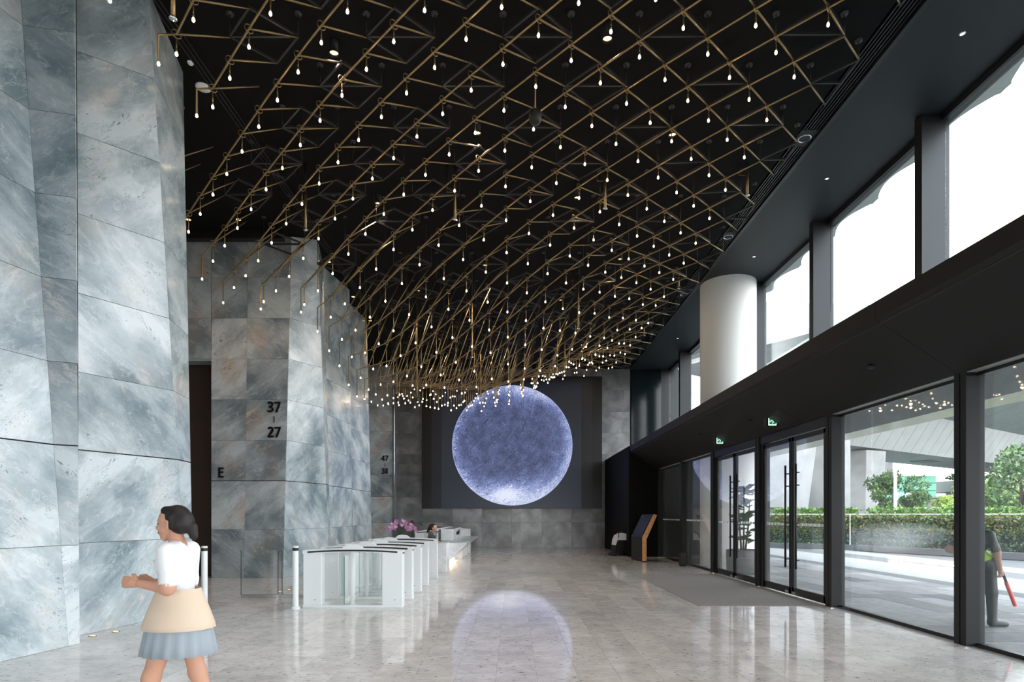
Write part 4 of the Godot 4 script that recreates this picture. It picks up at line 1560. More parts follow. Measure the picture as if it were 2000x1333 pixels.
# ---------------------------------------------------------------- people
# bones: [a, b, radius a, radius b, colour]; smooth union meshed as surface nets into st with vertex colours
func flesh(st: SurfaceTool, bones: Array, cell: float, soft := 0.03) -> void:
	var lo := Vector3.ONE * 1e9
	var hi := -lo
	for b in bones:
		var r: float = maxf(b[2], b[3]) + cell * 2.0
		for p in [b[0], b[1]]:
			lo = lo.min(p - Vector3.ONE * r)
			hi = hi.max(p + Vector3.ONE * r)
	var n := Vector3i(((hi - lo) / cell).ceil()) + Vector3i.ONE
	var sy := n.x
	var sz := n.x * n.y
	var f := PackedFloat32Array()
	f.resize(sz * n.z)
	f.fill(0.2)
	var own := PackedInt32Array()
	own.resize(sz * n.z)
	var nearest := PackedFloat32Array()
	nearest.resize(sz * n.z)
	nearest.fill(9.0)
	for bi in bones.size():
		var b: Array = bones[bi]
		var a: Vector3 = b[0]
		var d: Vector3 = b[1] - a
		var dd := maxf(d.length_squared(), 1e-8)
		var ra: float = b[2]
		var rb: float = b[3]
		var pad := maxf(ra, rb) + soft + cell * 2.0
		var i0 := Vector3i(((a.min(b[1]) - Vector3.ONE * pad - lo) / cell).floor()).clamp(Vector3i.ZERO, n - Vector3i.ONE)
		var i1 := Vector3i(((a.max(b[1]) + Vector3.ONE * pad - lo) / cell).ceil()).clamp(Vector3i.ZERO, n - Vector3i.ONE)
		for z in range(i0.z, i1.z + 1):
			for y in range(i0.y, i1.y + 1):
				var at := z * sz + y * sy
				for x in range(i0.x, i1.x + 1):
					var p := lo + Vector3(x, y, z) * cell - a
					var t := clampf(p.dot(d) / dd, 0.0, 1.0)
					var q := (p - d * t).length() - lerpf(ra, rb, t)
					var o := f[at + x]
					var h := maxf(soft - absf(o - q), 0.0) / soft
					f[at + x] = minf(o, q) - h * h * soft * 0.25
					if q < nearest[at + x]:
						nearest[at + x] = q
						own[at + x] = bi
	var ids := PackedInt32Array()
	ids.resize(sz * n.z)
	ids.fill(-1)
	var pos := PackedVector3Array()
	var col := PackedColorArray()
	var corner := [0, 1, sy, sy + 1, sz, sz + 1, sz + sy, sz + sy + 1]
	var edges := [[0, 1], [2, 3], [4, 5], [6, 7], [0, 2], [1, 3], [4, 6], [5, 7], [0, 4], [1, 5], [2, 6], [3, 7]]
	for z in n.z - 1:
		for y in n.y - 1:
			var base := z * sz + y * sy
			for x in n.x - 1:
				var c := base + x
				var m := 0
				for k in 8:
					if f[c + corner[k]] < 0.0:
						m |= 1 << k
				if m == 0 or m == 255:
					continue
				var s := Vector3.ZERO
				var cnt := 0
				for e in edges:
					var va := f[c + corner[e[0]]]
					var vb := f[c + corner[e[1]]]
					if (va < 0.0) != (vb < 0.0):
						var t := va / (va - vb)
						var pa := Vector3(e[0] & 1, (e[0] >> 1) & 1, e[0] >> 2)
						var pb := Vector3(e[1] & 1, (e[1] >> 1) & 1, e[1] >> 2)
						s += pa.lerp(pb, t)
						cnt += 1
				ids[c] = pos.size()
				pos.append(lo + (Vector3(x, y, z) + s / cnt) * cell)
				col.append(bones[own[c]][4])
	for z in range(1, n.z - 1):
		for y in range(1, n.y - 1):
			for x in range(1, n.x - 1):
				var c := z * sz + y * sy + x
				var inside := f[c] < 0.0
				for ax in 3:
					var step: int = [1, sy, sz][ax]
					if (f[c + step] < 0.0) == inside:
						continue
					var u: int = [sy, sz, 1][ax]
					var v: int = [sz, 1, sy][ax]
					var q := [ids[c - u - v], ids[c - v], ids[c], ids[c - u]]
					if q.min() < 0:
						continue
					var order := [0, 2, 1, 0, 3, 2] if inside else [0, 1, 2, 0, 2, 3]
					for k in order:
						st.set_color(col[q[k]])
						st.add_vertex(pos[q[k]])

func lin(r: float, g: float, b: float) -> Color:
	return Color(r, g, b).srgb_to_linear()

func head_bones(c: Vector3, fwd: Vector3, skin: Color, lip: Color) -> Array:
	var up := Vector3.UP
	var rt := fwd.cross(up).normalized()
	var q := func(x: float, y: float, z: float) -> Vector3: return c + rt * x + up * y + fwd * z
	var b := [
		[q.call(0, 0.035, -0.02), q.call(0, 0.045, 0.015), 0.088, 0.08, skin],
		[q.call(0, -0.02, 0.02), q.call(0, -0.055, 0.045), 0.066, 0.046, skin],
		[q.call(0, -0.085, 0.062), q.call(0, -0.09, 0.06), 0.026, 0.024, skin],
		[q.call(0, 0.02, 0.092), q.call(0, -0.018, 0.112), 0.009, 0.014, skin],
		[q.call(-0.018, -0.052, 0.092), q.call(0.018, -0.052, 0.092), 0.008, 0.008, lip],
		[q.call(-0.03, 0.03, 0.082), q.call(0.03, 0.03, 0.082), 0.012, 0.012, skin]]
	for s in [-1, 1]:
		b.append([q.call(0.08 * s, 0.025, -0.012), q.call(0.083 * s, -0.02, -0.005), 0.014, 0.01, skin])
		b.append([q.call(0.045 * s, -0.02, 0.07), q.call(0.05 * s, -0.03, 0.05), 0.022, 0.02, skin])
	return b

# hand: wrist, direction of the palm, direction the fingers curl to, side of the thumb
func hand_bones(w: Vector3, d: Vector3, curl: Vector3, thumb: Vector3, bend: float, skin: Color) -> Array:
	var k := w + d * 0.085
	var b := [[w, w + d * 0.05, 0.024, 0.028, skin]]
	for i in 4:
		var o := thumb * (0.030 - 0.020 * i)
		var base := k + o
		b.append([w + d * 0.03 + o * 0.5, base, 0.017, 0.012, skin])
		var l: float = [0.068, 0.076, 0.07, 0.055][i]
		var d1 := (d * cos(bend) + curl * sin(bend)).normalized()
		var d2 := (d * cos(bend * 2.2) + curl * sin(bend * 2.2)).normalized()
		var d3 := (d * cos(bend * 3.2) + curl * sin(bend * 3.2)).normalized()
		var p1 := base + d1 * l * 0.45
		var p2 := p1 + d2 * l * 0.33
		b.append([base, p1, 0.0095, 0.009, skin])
		b.append([p1, p2, 0.009, 0.0082, skin])
		b.append([p2, p2 + d3 * l * 0.28, 0.0082, 0.007, skin])
	var t0 := w + d * 0.025 + thumb * 0.026
	var t1 := t0 + (d * 0.6 + thumb * 0.7 + curl * 0.25).normalized() * 0.04
	var t2 := t1 + (d * 0.8 + thumb * 0.2 + curl * 0.5).normalized() * 0.032
	b.append([t0, t1, 0.014, 0.011, skin])
	b.append([t1, t2, 0.011, 0.008, skin])
	return b

func eyes(parent: Node, c: Vector3, fwd: Vector3) -> void:
	var rt := fwd.cross(Vector3.UP).normalized()
	for s in [-1, 1]:
		var st := new_st(true)
		ball(st, c + rt * 0.031 * s + Vector3.UP * 0.012 + fwd * 0.084, Vector3(0.011, 0.008, 0.011), 10, 6)
		part(parent, "eye", st, M.black)

func walking_woman() -> void:
	var p := thing("person", "person walking in a white blouse, beige apron skirt and grey pleated hem", "person", Vector3(-2.38, 0, -4.25))
	var skin := lin(0.80, 0.60, 0.50)
	var lip := lin(0.68, 0.40, 0.36)
	var white := lin(0.92, 0.93, 0.94)
	var shoe := lin(0.75, 0.72, 0.68)
	var f := Vector3(-1, 0, 0)
	var st := new_st(true)
	var V := func(x: float, y: float, z: float) -> Vector3: return Vector3(x, y, z)
	var b := [
		[V.call(0, 0.97, -0.05), V.call(0, 0.97, 0.05), 0.10, 0.10, white],
		[V.call(0, 1.0, 0), V.call(0.0, 1.16, 0), 0.105, 0.10, white],
		[V.call(0, 1.16, -0.03), V.call(0, 1.16, 0.03), 0.10, 0.10, white],
		[V.call(-0.01, 1.27, -0.06), V.call(-0.01, 1.27, 0.06), 0.105, 0.105, white],
		[V.call(0.01, 1.37, -0.13), V.call(0.01, 1.37, 0.13), 0.058, 0.058, white],
		[V.call(0.01, 1.38, 0), V.call(-0.015, 1.48, 0), 0.056, 0.05, skin]]
	# near arm (camera side) folded forward, far arm hanging back
	b.append([V.call(0.01, 1.36, 0.17), V.call(0.05, 1.17, 0.20), 0.056, 0.05, white])
	b.append([V.call(0.05, 1.17, 0.20), V.call(0.045, 1.12, 0.205), 0.043, 0.04, skin])
	b.append([V.call(0.045, 1.12, 0.205), V.call(-0.17, 1.15, 0.17), 0.041, 0.027, skin])
	b.append([V.call(0.01, 1.36, -0.17), V.call(-0.02, 1.14, -0.21), 0.056, 0.05, white])
	b.append([V.call(-0.02, 1.14, -0.21), V.call(-0.03, 1.09, -0.21), 0.043, 0.04, skin])
	b.append([V.call(-0.03, 1.09, -0.21), V.call(-0.22, 1.13, -0.10), 0.041, 0.027, skin])
	for s in [-1, 1]:
		var kx: float = -0.12 * s
		b.append([V.call(0, 0.9, 0.085 * s), V.call(kx - 0.02, 0.48, 0.08 * s), 0.085, 0.055, skin])
		b.append([V.call(kx - 0.02, 0.48, 0.08 * s), V.call(kx * 1.9 + 0.03, 0.10, 0.075 * s), 0.055, 0.036, skin])
		b.append([V.call(kx * 1.9 + 0.04, 0.05, 0.075 * s), V.call(kx * 1.9 - 0.13, 0.035, 0.08 * s), 0.04, 0.03, shoe])
	flesh(st, b, 0.014, 0.04)
	flesh(st, head_bones(V.call(-0.03, 1.545, 0), f, skin, lip), 0.006, 0.02)
	flesh(st, hand_bones(V.call(-0.17, 1.15, 0.17), V.call(-0.98, 0.12, -0.1).normalized(), V.call(0, -0.3, -0.95), V.call(0, 0.95, -0.3), 0.35, skin), 0.005, 0.01)
	flesh(st, hand_bones(V.call(-0.22, 1.13, -0.10), V.call(-0.9, 0.1, 0.4).normalized(), V.call(-0.3, -0.3, 0.9), V.call(0, 0.95, 0.2), 0.35, skin), 0.005, 0.01)
	var body := part(p, "body", st, M.skin)
	eyes(body, V.call(-0.03, 1.545, 0), f)
	# dark hair tied low
	st = new_st(true)
	var hr := lin(0.10, 0.07, 0.06)
	flesh(st, [[V.call(0.0, 1.60, 0), V.call(0.02, 1.58, 0), 0.09, 0.088, hr], [V.call(0.035, 1.55, -0.025), V.call(0.035, 1.55, 0.025), 0.066, 0.066, hr], [V.call(0.10, 1.53, 0), V.call(0.115, 1.47, 0), 0.04, 0.03, hr], [V.call(-0.06, 1.645, -0.035), V.call(-0.06, 1.645, 0.035), 0.035, 0.035, hr], [V.call(-0.01, 1.60, 0.07), V.call(0.0, 1.53, 0.078), 0.024, 0.016, hr], [V.call(-0.01, 1.60, -0.07), V.call(0.0, 1.53, -0.078), 0.024, 0.016, hr]], 0.008, 0.02)
	part(p, "hair", st, M.skin)
	# beige apron skirt over a grey pleated skirt
	st = new_st(true)
	skirt(st, [[1.10, 0.130], [1.04, 0.150], [0.94, 0.185], [0.86, 0.21], [0.82, 0.218], [0.822, 0.208]], 0.0)
	part(p, "apron_skirt", st, mat(Color(0.86, 0.78, 0.69), 0.8))
	st = new_st(true)
	skirt(st, [[0.94, 0.17], [0.84, 0.192], [0.74, 0.21], [0.64, 0.225], [0.64, 0.215]], 0.018)
	part(p, "pleated_skirt", st, mat(Color(0.62, 0.66, 0.69), 0.8))

func skirt(st: SurfaceTool, rows: Array, pleat: float) -> void:
	var n := 72
	for i in rows.size() - 1:
		for k in n:
			var q := []
			for e in [[i, k], [i, k + 1], [i + 1, k + 1], [i + 1, k]]:
				var t: float = TAU * e[1] / n
				var w: float = pleat * (float(e[0]) / rows.size()) * sin(t * 18.0)
				var r: float = rows[e[0]][1] + w
				q.append(Vector3(cos(t) * r * 1.12 + 0.01, rows[e[0]][0], sin(t) * r * 0.92))
			quad_out(st, q[0], q[1], q[2], q[3], Vector3(0, (q[0].y + q[2].y) * 0.5, 0))

func guard() -> void:
	var p := thing("person", "person in a black uniform with lime vest hem holding an orange baton", "person", Vector3(6.98, 0, -8.75))
	var skin := lin(0.58, 0.41, 0.32)
	var lip := lin(0.6, 0.38, 0.33)
	var black := lin(0.055, 0.06, 0.065)
	var trouser := lin(0.085, 0.095, 0.105)
	var lime := lin(0.55, 0.68, 0.12)
	var shoe := lin(0.04, 0.04, 0.043)
	var f := Vector3(1, 0, 0)
	var V := func(x: float, y: float, z: float) -> Vector3: return Vector3(x, y, z)
	var b := [
		[V.call(-0.16, 0.92, -0.07), V.call(-0.16, 0.92, 0.07), 0.13, 0.13, trouser],
		[V.call(-0.19, 0.99, -0.06), V.call(-0.19, 0.99, 0.06), 0.13, 0.13, lime],
		[V.call(-0.20, 1.08, -0.05), V.call(-0.22, 1.2, 0.05), 0.125, 0.125, black],
		[V.call(-0.23, 1.24, -0.09), V.call(-0.23, 1.24, 0.09), 0.125, 0.125, black],
		[V.call(-0.21, 1.34, -0.15), V.call(-0.21, 1.34, 0.15), 0.065, 0.065, black],
		[V.call(-0.22, 1.36, 0), V.call(-0.22, 1.45, 0), 0.06, 0.055, skin],
		# near arm down with the baton
		[V.call(-0.17, 1.33, 0.19), V.call(-0.11, 1.13, 0.22), 0.066, 0.056, black],
		[V.call(-0.11, 1.13, 0.22), V.call(-0.09, 1.07, 0.22), 0.046, 0.044, skin],
		[V.call(-0.09, 1.07, 0.22), V.call(-0.03, 0.84, 0.20), 0.043, 0.03, skin],
		# far arm, elbow out behind, hand on the hip
		[V.call(-0.24, 1.33, -0.19), V.call(-0.40, 1.15, -0.24), 0.062, 0.05, black],
		[V.call(-0.40, 1.15, -0.24), V.call(-0.44, 1.10, -0.24), 0.046, 0.044, skin],
		[V.call(-0.44, 1.10, -0.24), V.call(-0.28, 1.02, -0.20), 0.043, 0.03, skin],
		[V.call(-0.11, 0.9, 0.09), V.call(-0.07, 0.5, 0.10), 0.095, 0.072, trouser],
		[V.call(-0.07, 0.5, 0.10), V.call(-0.06, 0.10, 0.10), 0.072, 0.058, trouser],
		[V.call(-0.12, 0.9, -0.09), V.call(-0.22, 0.5, -0.11), 0.095, 0.072, trouser],
		[V.call(-0.22, 0.5, -0.11), V.call(-0.32, 0.10, -0.12), 0.072, 0.058, trouser],
		[V.call(-0.07, 0.055, 0.10), V.call(0.13, 0.038, 0.11), 0.053, 0.036, shoe],
		[V.call(-0.33, 0.055, -0.12), V.call(-0.13, 0.038, -0.12), 0.053, 0.036, shoe]]
	var st := new_st(true)
	flesh(st, b, 0.014, 0.035)
	flesh(st, head_bones(V.call(-0.21, 1.52, 0), f, skin, lip), 0.007, 0.02)
	flesh(st, hand_bones(V.call(-0.03, 0.84, 0.20), V.call(0.2, -0.97, 0.05).normalized(), V.call(-0.6, -0.1, -0.78), V.call(0.97, 0.15, -0.1), 0.75, skin), 0.005, 0.01)
	flesh(st, hand_bones(V.call(-0.28, 1.02, -0.20), V.call(0.9, -0.35, 0.2).normalized(), V.call(0, -0.9, 0.3), V.call(0.3, 0.9, 0.2), 0.4, skin), 0.006, 0.01)
	var body := part(p, "body", st, M.skin)
	eyes(body, V.call(-0.21, 1.52, 0), f)
	st = new_st(true)
	var hr := lin(0.07, 0.06, 0.055)
	flesh(st, [[V.call(-0.23, 1.575, 0), V.call(-0.25, 1.55, 0), 0.092, 0.09, hr], [V.call(-0.28, 1.53, -0.03), V.call(-0.28, 1.53, 0.03), 0.065, 0.065, hr]], 0.009, 0.02)
	part(p, "hair", st, M.skin)
	var t := thing("signal_baton", "bright orange traffic baton with a black grip in the uniformed person's hand", "baton", Vector3(6.985, 0.82, -8.56))
	var d := Vector3(0.33, -0.94, 0.03).normalized()
	st = new_st(true)
	path(st, [d * -0.07, d * 0.17], 0.019, 10)
	part(t, "grip", st, M.black)
	st = new_st(true)
	path(st, [d * 0.17, d * 0.19, d * 0.52, d * 0.535], [0.022, 0.026, 0.024, 0.02], 12)
	part(t, "orange_wand", st, mat(Color(0.80, 0.17, 0.04), 0.35))

func receptionist() -> void:
	var p := thing("person", "person with a dark ponytail in a grey jacket seated at the marble desk", "person", Vector3(-2.5, 0, -18.15))
	var skin := lin(0.84, 0.66, 0.57)
	var lip := lin(0.7, 0.36, 0.34)
	var grey := lin(0.36, 0.39, 0.40)
	var white := lin(0.9, 0.9, 0.9)
	var black := lin(0.1, 0.1, 0.11)
	var f := Vector3(0.97, 0, 0.22).normalized()
	var V := func(x: float, y: float, z: float) -> Vector3: return Vector3(x, y, z)
	var st := new_st(true)
	flesh(st, [
		[V.call(0, 0.54, -0.08), V.call(0, 0.54, 0.08), 0.13, 0.13, black],
		[V.call(0, 0.6, 0), V.call(0.02, 0.85, 0), 0.13, 0.115, grey],
		[V.call(0.03, 0.92, -0.07), V.call(0.03, 0.92, 0.07), 0.11, 0.11, grey],
		[V.call(0.04, 1.03, -0.12), V.call(0.04, 1.03, 0.12), 0.06, 0.06, grey],
		[V.call(0.10, 1.02, -0.02), V.call(0.10, 1.02, 0.02), 0.05, 0.05, white],
		[V.call(0.05, 1.04, 0), V.call(0.075, 1.14, 0), 0.052, 0.048, skin],
		[V.call(0.04, 1.02, 0.17), V.call(0.08, 0.82, 0.2), 0.056, 0.048, grey],
		[V.call(0.08, 0.82, 0.2), V.call(0.22, 0.86, 0.12), 0.045, 0.03, grey],
		[V.call(0.04, 1.02, -0.17), V.call(0.08, 0.82, -0.2), 0.056, 0.048, grey],
		[V.call(0.08, 0.82, -0.2), V.call(0.22, 0.86, -0.12), 0.045, 0.03, grey],
		[V.call(0.0, 0.52, 0.1), V.call(0.22, 0.50, 0.1), 0.085, 0.06, black],
		[V.call(0.22, 0.50, 0.1), V.call(0.17, 0.08, 0.1), 0.058, 0.04, black],
		[V.call(0.17, 0.05, 0.1), V.call(0.26, 0.035, 0.1), 0.038, 0.03, black],
		[V.call(0.0, 0.52, -0.1), V.call(0.22, 0.50, -0.1), 0.085, 0.06, black],
		[V.call(0.22, 0.50, -0.1), V.call(0.17, 0.08, -0.1), 0.058, 0.04, black],
		[V.call(0.17, 0.05, -0.1), V.call(0.26, 0.035, -0.1), 0.038, 0.03, black]], 0.016, 0.04)
	flesh(st, head_bones(V.call(0.09, 1.215, 0.0), f, skin, lip), 0.008, 0.02)
	for s in [-1, 1]:
		flesh(st, hand_bones(V.call(0.22, 0.86, 0.12 * s), V.call(0.95, -0.05, -0.3 * s).normalized(), V.call(0, -1, 0), V.call(0.3, 0, -0.95 * s), 0.3, skin), 0.007, 0.01)
	var body := part(p, "body", st, M.skin)
	eyes(body, V.call(0.09, 1.215, 0.0), f)
	st = new_st(true)
	var hr := lin(0.09, 0.07, 0.065)
	flesh(st, [[V.call(0.065, 1.27, 0), V.call(0.04, 1.25, 0), 0.092, 0.092, hr], [V.call(0.02, 1.22, -0.03), V.call(0.02, 1.22, 0.03), 0.07, 0.07, hr], [V.call(-0.05, 1.22, 0), V.call(-0.10, 1.08, 0), 0.04, 0.022, hr], [V.call(0.13, 1.31, -0.03), V.call(0.13, 1.31, 0.03), 0.035, 0.035, hr]], 0.01, 0.02)
	part(p, "hair", st, M.skin)
	var c := thing("desk_stool", "dark office stool under the seated person at the desk", "stool", Vector3(-2.5, 0, -18.15))
	st = new_st(true)
	lathe(st, [v2(0.0, 0.40), v2(0.19, 0.40), v2(0.2, 0.42), v2(0.2, 0.43), v2(0.0, 0.44)], 20)
	part(c, "seat", st, M.black)
	st = new_st(true)
	lathe(st, [v2(0.2, 0.0), v2(0.2, 0.02), v2(0.025, 0.04), v2(0.025, 0.40)], 16)
	part(c, "pedestal", st, M.chrome)

# ---------------------------------------------------------------- outside
func scatter(count: int, r2: RandomNumberGenerator, place: Callable, tones: Array, size: float, folded := 0.25) -> MultiMeshInstance3D:
	var st := new_st()
	for e in [1.0, -1.0]:
		tri(st, Vector3.ZERO, Vector3(0.32 * e, folded * 0.5, 0.4), Vector3(0, 0, 0.55))
		tri(st, Vector3(0, 0, 0.55), Vector3(0.32 * e, folded * 0.5, 0.4), Vector3(0, 0.05, 1.0))
	var mesh := shape(st)
	mesh.surface_set_material(0, M.foliage)
	var mm := MultiMesh.new()
	mm.transform_format = MultiMesh.TRANSFORM_3D
	mm.use_colors = true
	mm.mesh = mesh
	mm.instance_count = count
	for i in count:
		var p: Vector3 = place.call(r2)
		var b := Basis.from_euler(Vector3(r2.randf_range(-1.3, 1.3), r2.randf() * TAU, r2.randf_range(-1.0, 1.0))).scaled(Vector3.ONE * size * r2.randf_range(0.6, 1.35))
		mm.set_instance_transform(i, Transform3D(b, p))
		var c: Color = tones[r2.randi() % tones.size()]
		mm.set_instance_color(i, c * r2.randf_range(0.75, 1.25))
	var o := MultiMeshInstance3D.new()
	o.multimesh = mm
	o.set_meta("kind", "stuff")
	return o

func tree(at: Vector3, label: String, tall: float, wide: Vector3, count: int, tones: Array, seed_: int, leaf := 0.3) -> void:
	var t := thing("tree", label, "tree", at)
	var r2 := RandomNumberGenerator.new()
	r2.seed = seed_
	var st := new_st(true)
	path(st, [Vector3.ZERO, Vector3(0.05, tall * 0.35, 0), Vector3(-0.05, tall * 0.7, 0.05)], [0.13, 0.09, 0.04], 8)
	for k in 6:
		var a := TAU * k / 6.0
		path(st, [Vector3(0.05, tall * (0.32 + 0.05 * k), 0), Vector3(cos(a) * wide.x * 0.6, tall * (0.55 + 0.05 * k), sin(a) * wide.z * 0.6)], [0.05, 0.015], 5)
	part(t, "trunk", st, M.bark)
	var lumps := []
	for k in 16:
		lumps.append([Vector3(r2.randf_range(-1, 1), r2.randf_range(-1, 1), r2.randf_range(-1, 1)).limit_length(0.85), r2.randf_range(0.25, 0.45)])
	var place := func(g: RandomNumberGenerator) -> Vector3:
		var l: Array = lumps[g.randi() % lumps.size()]
		var v: Vector3 = Vector3(g.randfn(), g.randfn(), g.randfn()).normalized() * l[1] * (0.6 + 0.4 * g.randf())
		return (l[0] + v) * wide + Vector3(0, tall - wide.y, 0)
	var o := scatter(count, r2, place, tones, leaf)
	o.name = "crown"
	t.add_child(o)

func build_outside() -> void:
	var st: SurfaceTool
	var g := setting("ground", "pale paved forecourt and road outside the glass front", "ground")
	st = new_st()
	span(st, Vector3(5.9, -0.4, 40), Vector3(140, -0.03, -160))
	part(g, "base", st, M.road_mid)
	st = new_st()
	span(st, Vector3(5.92, -0.032, 8.0), Vector3(9.35, -0.012, -30))
	part(g, "paver_bed", st, M.soil)
	# grey pavers next to the glass
	var row := 0
	var x := 5.92
	while x < 9.35:
		var z := 4.2 + (0.6 if row % 2 else 0.0)
		while z < 27.0:
			st = new_st()
			span(st, Vector3(x + 0.005, -0.03, -(z + 0.005)), Vector3(x + 0.565, rng.randf() * 0.002, -(z + 1.135)))
			var dark: bool = row == 4 and z > 9.0 and fmod(z, 3.4) < 1.4
			part(g, "paver", st, M.paver_dark if dark else M.paver[rng.randi() % 4])
			z += 1.14
		x += 0.57
		row += 1
	for s in [[9.35, 9.75, 0], [9.75, 10.5, 1], [10.5, 12.7, 0], [12.7, 14.0, 2], [14.0, 15.3, 0]]:
		st = new_st()
		span(st, Vector3(s[0], -0.03, 2.0), Vector3(s[1], -0.002, -60))
		part(g, "paving_band", st, [M.road_light, M.paver_dark, M.road_mid][s[2]])
	st = new_st()
	span(st, Vector3(5.78, -0.3, 6.3), Vector3(5.92, 0.0, -29.5))
	part(g, "threshold", st, M.anod_dark)
	# kerb and hedge following a curve beyond the road
	var line := [v2(30, 8), v2(22.5, 14), v2(18.6, 21.0), v2(15.6, 27.3), v2(12.6, 29.6), v2(9.0, 31.5), v2(7.0, 33)]
	var kb := setting("kerb", "low pale stone kerb in front of the hedge", "kerb")
	for k in line.size() - 1:
		var a: Vector2 = line[k]
		var b: Vector2 = line[k + 1]
		var d := (b - a).normalized()
		st = new_st()
		box(st, Vector3((a.x + b.x) / 2, 0.12, -(a.y + b.y) / 2), Vector3(0.45, 0.24, a.distance_to(b) + 0.1), Basis(Vector3.UP, atan2(-d.x, d.y)))
		part(kb, "kerb_stone", st, M.road_mid)
	var hd := thing("hedge", "long clipped leafy hedge with yellowing tips behind the stone kerb", "hedge", Vector3(15.6, 0, -27.3))
	var off := Vector3(-15.6, 0, 27.3)
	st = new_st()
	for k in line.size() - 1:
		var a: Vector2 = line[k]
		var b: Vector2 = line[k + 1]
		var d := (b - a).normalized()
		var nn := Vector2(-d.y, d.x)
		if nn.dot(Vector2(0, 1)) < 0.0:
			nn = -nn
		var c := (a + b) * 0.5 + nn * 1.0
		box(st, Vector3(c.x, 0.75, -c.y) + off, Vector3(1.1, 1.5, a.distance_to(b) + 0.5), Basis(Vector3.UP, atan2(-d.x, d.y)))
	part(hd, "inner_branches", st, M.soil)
	var r2 := RandomNumberGenerator.new()
	r2.seed = 11
	var hedge_at := func(q: RandomNumberGenerator, y0: float, y1: float, bulge: float) -> Vector3:
		var w := q.randf()
		var k := 1 + int(w * 4.999)
		k = [1, 2, 2, 3, 3, 4][q.randi() % 6]
		var a: Vector2 = line[k]
		var b: Vector2 = line[k + 1]
		var d := (b - a).normalized()
		var nn := Vector2(-d.y, d.x)
		if nn.dot(Vector2(0, 1)) < 0.0:
			nn = -nn
		var y := q.randf_range(y0, y1)
		var p := a.lerp(b, q.randf()) + nn * (0.42 + q.randf_range(-0.12, 0.2) + bulge * y)
		return Vector3(p.x, y, -p.y) + off
	var low := scatter(9000, r2, func(q): return hedge_at.call(q, 0.15, 1.05, 0.0), [lin(0.22, 0.34, 0.22), lin(0.30, 0.42, 0.30), lin(0.16, 0.27, 0.17), lin(0.38, 0.48, 0.36)], 0.13)
	low.name = "lower_foliage"
	hd.add_child(low)
	var top := scatter(9000, r2, func(q): return hedge_at.call(q, 0.8, 1.62, -0.12), [lin(0.30, 0.40, 0.16), lin(0.40, 0.46, 0.18), lin(0.50, 0.46, 0.18), lin(0.22, 0.33, 0.14), lin(0.34, 0.42, 0.20), lin(0.46, 0.38, 0.16)], 0.12)
	top.name = "upper_foliage"
	hd.add_child(top)
	var crest := scatter(5000, r2, func(q): return hedge_at.call(q, 1.55, 1.9, 0.25), [lin(0.40, 0.54, 0.22), lin(0.33, 0.47, 0.19), lin(0.48, 0.58, 0.28)], 0.15)
	crest.name = "crest_foliage"
	hd.add_child(crest)
	# pale rail with studs along the hedge top
	var rl := thing("hedge_rail", "thin pale rail running along the top of the hedge", "rail", Vector3(15.6, 0, -27.3))
	st = new_st()
	for k in range(1, 5):
		var a: Vector2 = line[k]
		var b: Vector2 = line[k + 1]
		var d := (b - a).normalized()
		var nn := Vector2(-d.y, d.x)
		if nn.dot(Vector2(0, 1)) < 0.0:
			nn = -nn
		tube(st, Vector3(a.x + nn.x * 0.25, 1.64, -(a.y + nn.y * 0.25)) + off, Vector3(b.x + nn.x * 0.25, 1.64, -(b.y + nn.y * 0.25)) + off, 0.02, 6)
	part(rl, "bar", st, M.white)
	for k in range(1, 5):
		var a: Vector2 = line[k]
		st = new_st()
		tube(st, Vector3(a.x - 0.1, 0.2, -a.y - 0.25) + off, Vector3(a.x - 0.1, 1.64, -a.y - 0.25) + off, 0.02, 6)
		part(rl, "stanchion", st, M.white)
	# metal ceiled canopy over the pavement
	var cp := setting("roof_canopy", "broad metal panelled canopy over the pavement outside the doors", "canopy")
	var xs := [5.86, 6.9, 7.9, 8.65, 9.65, 10.5]
	for k in xs.size() - 1:
		for n in 8:
			st = new_st()
			span(st, Vector3(xs[k] + 0.008, 3.97, 8.0 - n * 5.4), Vector3(xs[k + 1] - 0.008, 4.02, 2.615 - n * 5.4))
			part(cp, "soffit_panel", st, M.canopy_metal)
	st = new_st()
	span(st, Vector3(5.82, 4.03, 8.0), Vector3(10.5, 4.26, -35.2))
	part(cp, "deck", st, M.clad_dark)
	var wg := setting("wall_wing", "dark grey wing wall of the building outside beyond the round column", "wall")
	st = new_st()
	span(st, Vector3(5.86, 0.0, -19.7), Vector3(8.05, 3.96, -30.0), 0.01)
	part(wg, "panel", st, M.wing)
	# fig in a big round pot outside the second doors
	var fp := thing("potted_fig", "large-leaved fig in a wide round grey pot outside the doors", "plant", Vector3(6.36, 0, -16.55))
	st = new_st(true)
	lathe(st, [v2(0.0, 0.0), v2(0.36, 0.0), v2(0.44, 0.06), v2(0.45, 0.62), v2(0.43, 0.66), v2(0.40, 0.64), v2(0.39, 0.56), v2(0.0, 0.55)], 36)
	part(fp, "pot", st, M.pot)
	r2.seed = 23
	st = new_st(true)
	for k in 3:
		path(st, [Vector3(0.05 * (k - 1), 0.55, 0), Vector3(0.10 * (k - 1), 1.3, 0.05 * k), Vector3(0.16 * (k - 1), 2.3 - 0.15 * k, 0.04)], [0.03, 0.022, 0.01], 6)
	part(fp, "stems", st, M.bark)
	for k in 62:
		var y := r2.randf_range(0.8, 2.35)
		var a := r2.randf() * TAU
		var o := Vector3(r2.randf_range(-0.14, 0.14), y, r2.randf_range(-0.08, 0.08))
		var q := o + Vector3(cos(a) * 0.33, r2.randf_range(-0.06, 0.2), sin(a) * 0.33) * r2.randf_range(0.75, 1.15)
		st = new_st(true)
		leaf_blade(st, o, q, 0.24, Vector3.UP)
		part(fp, "leaf", st, M.leaf)
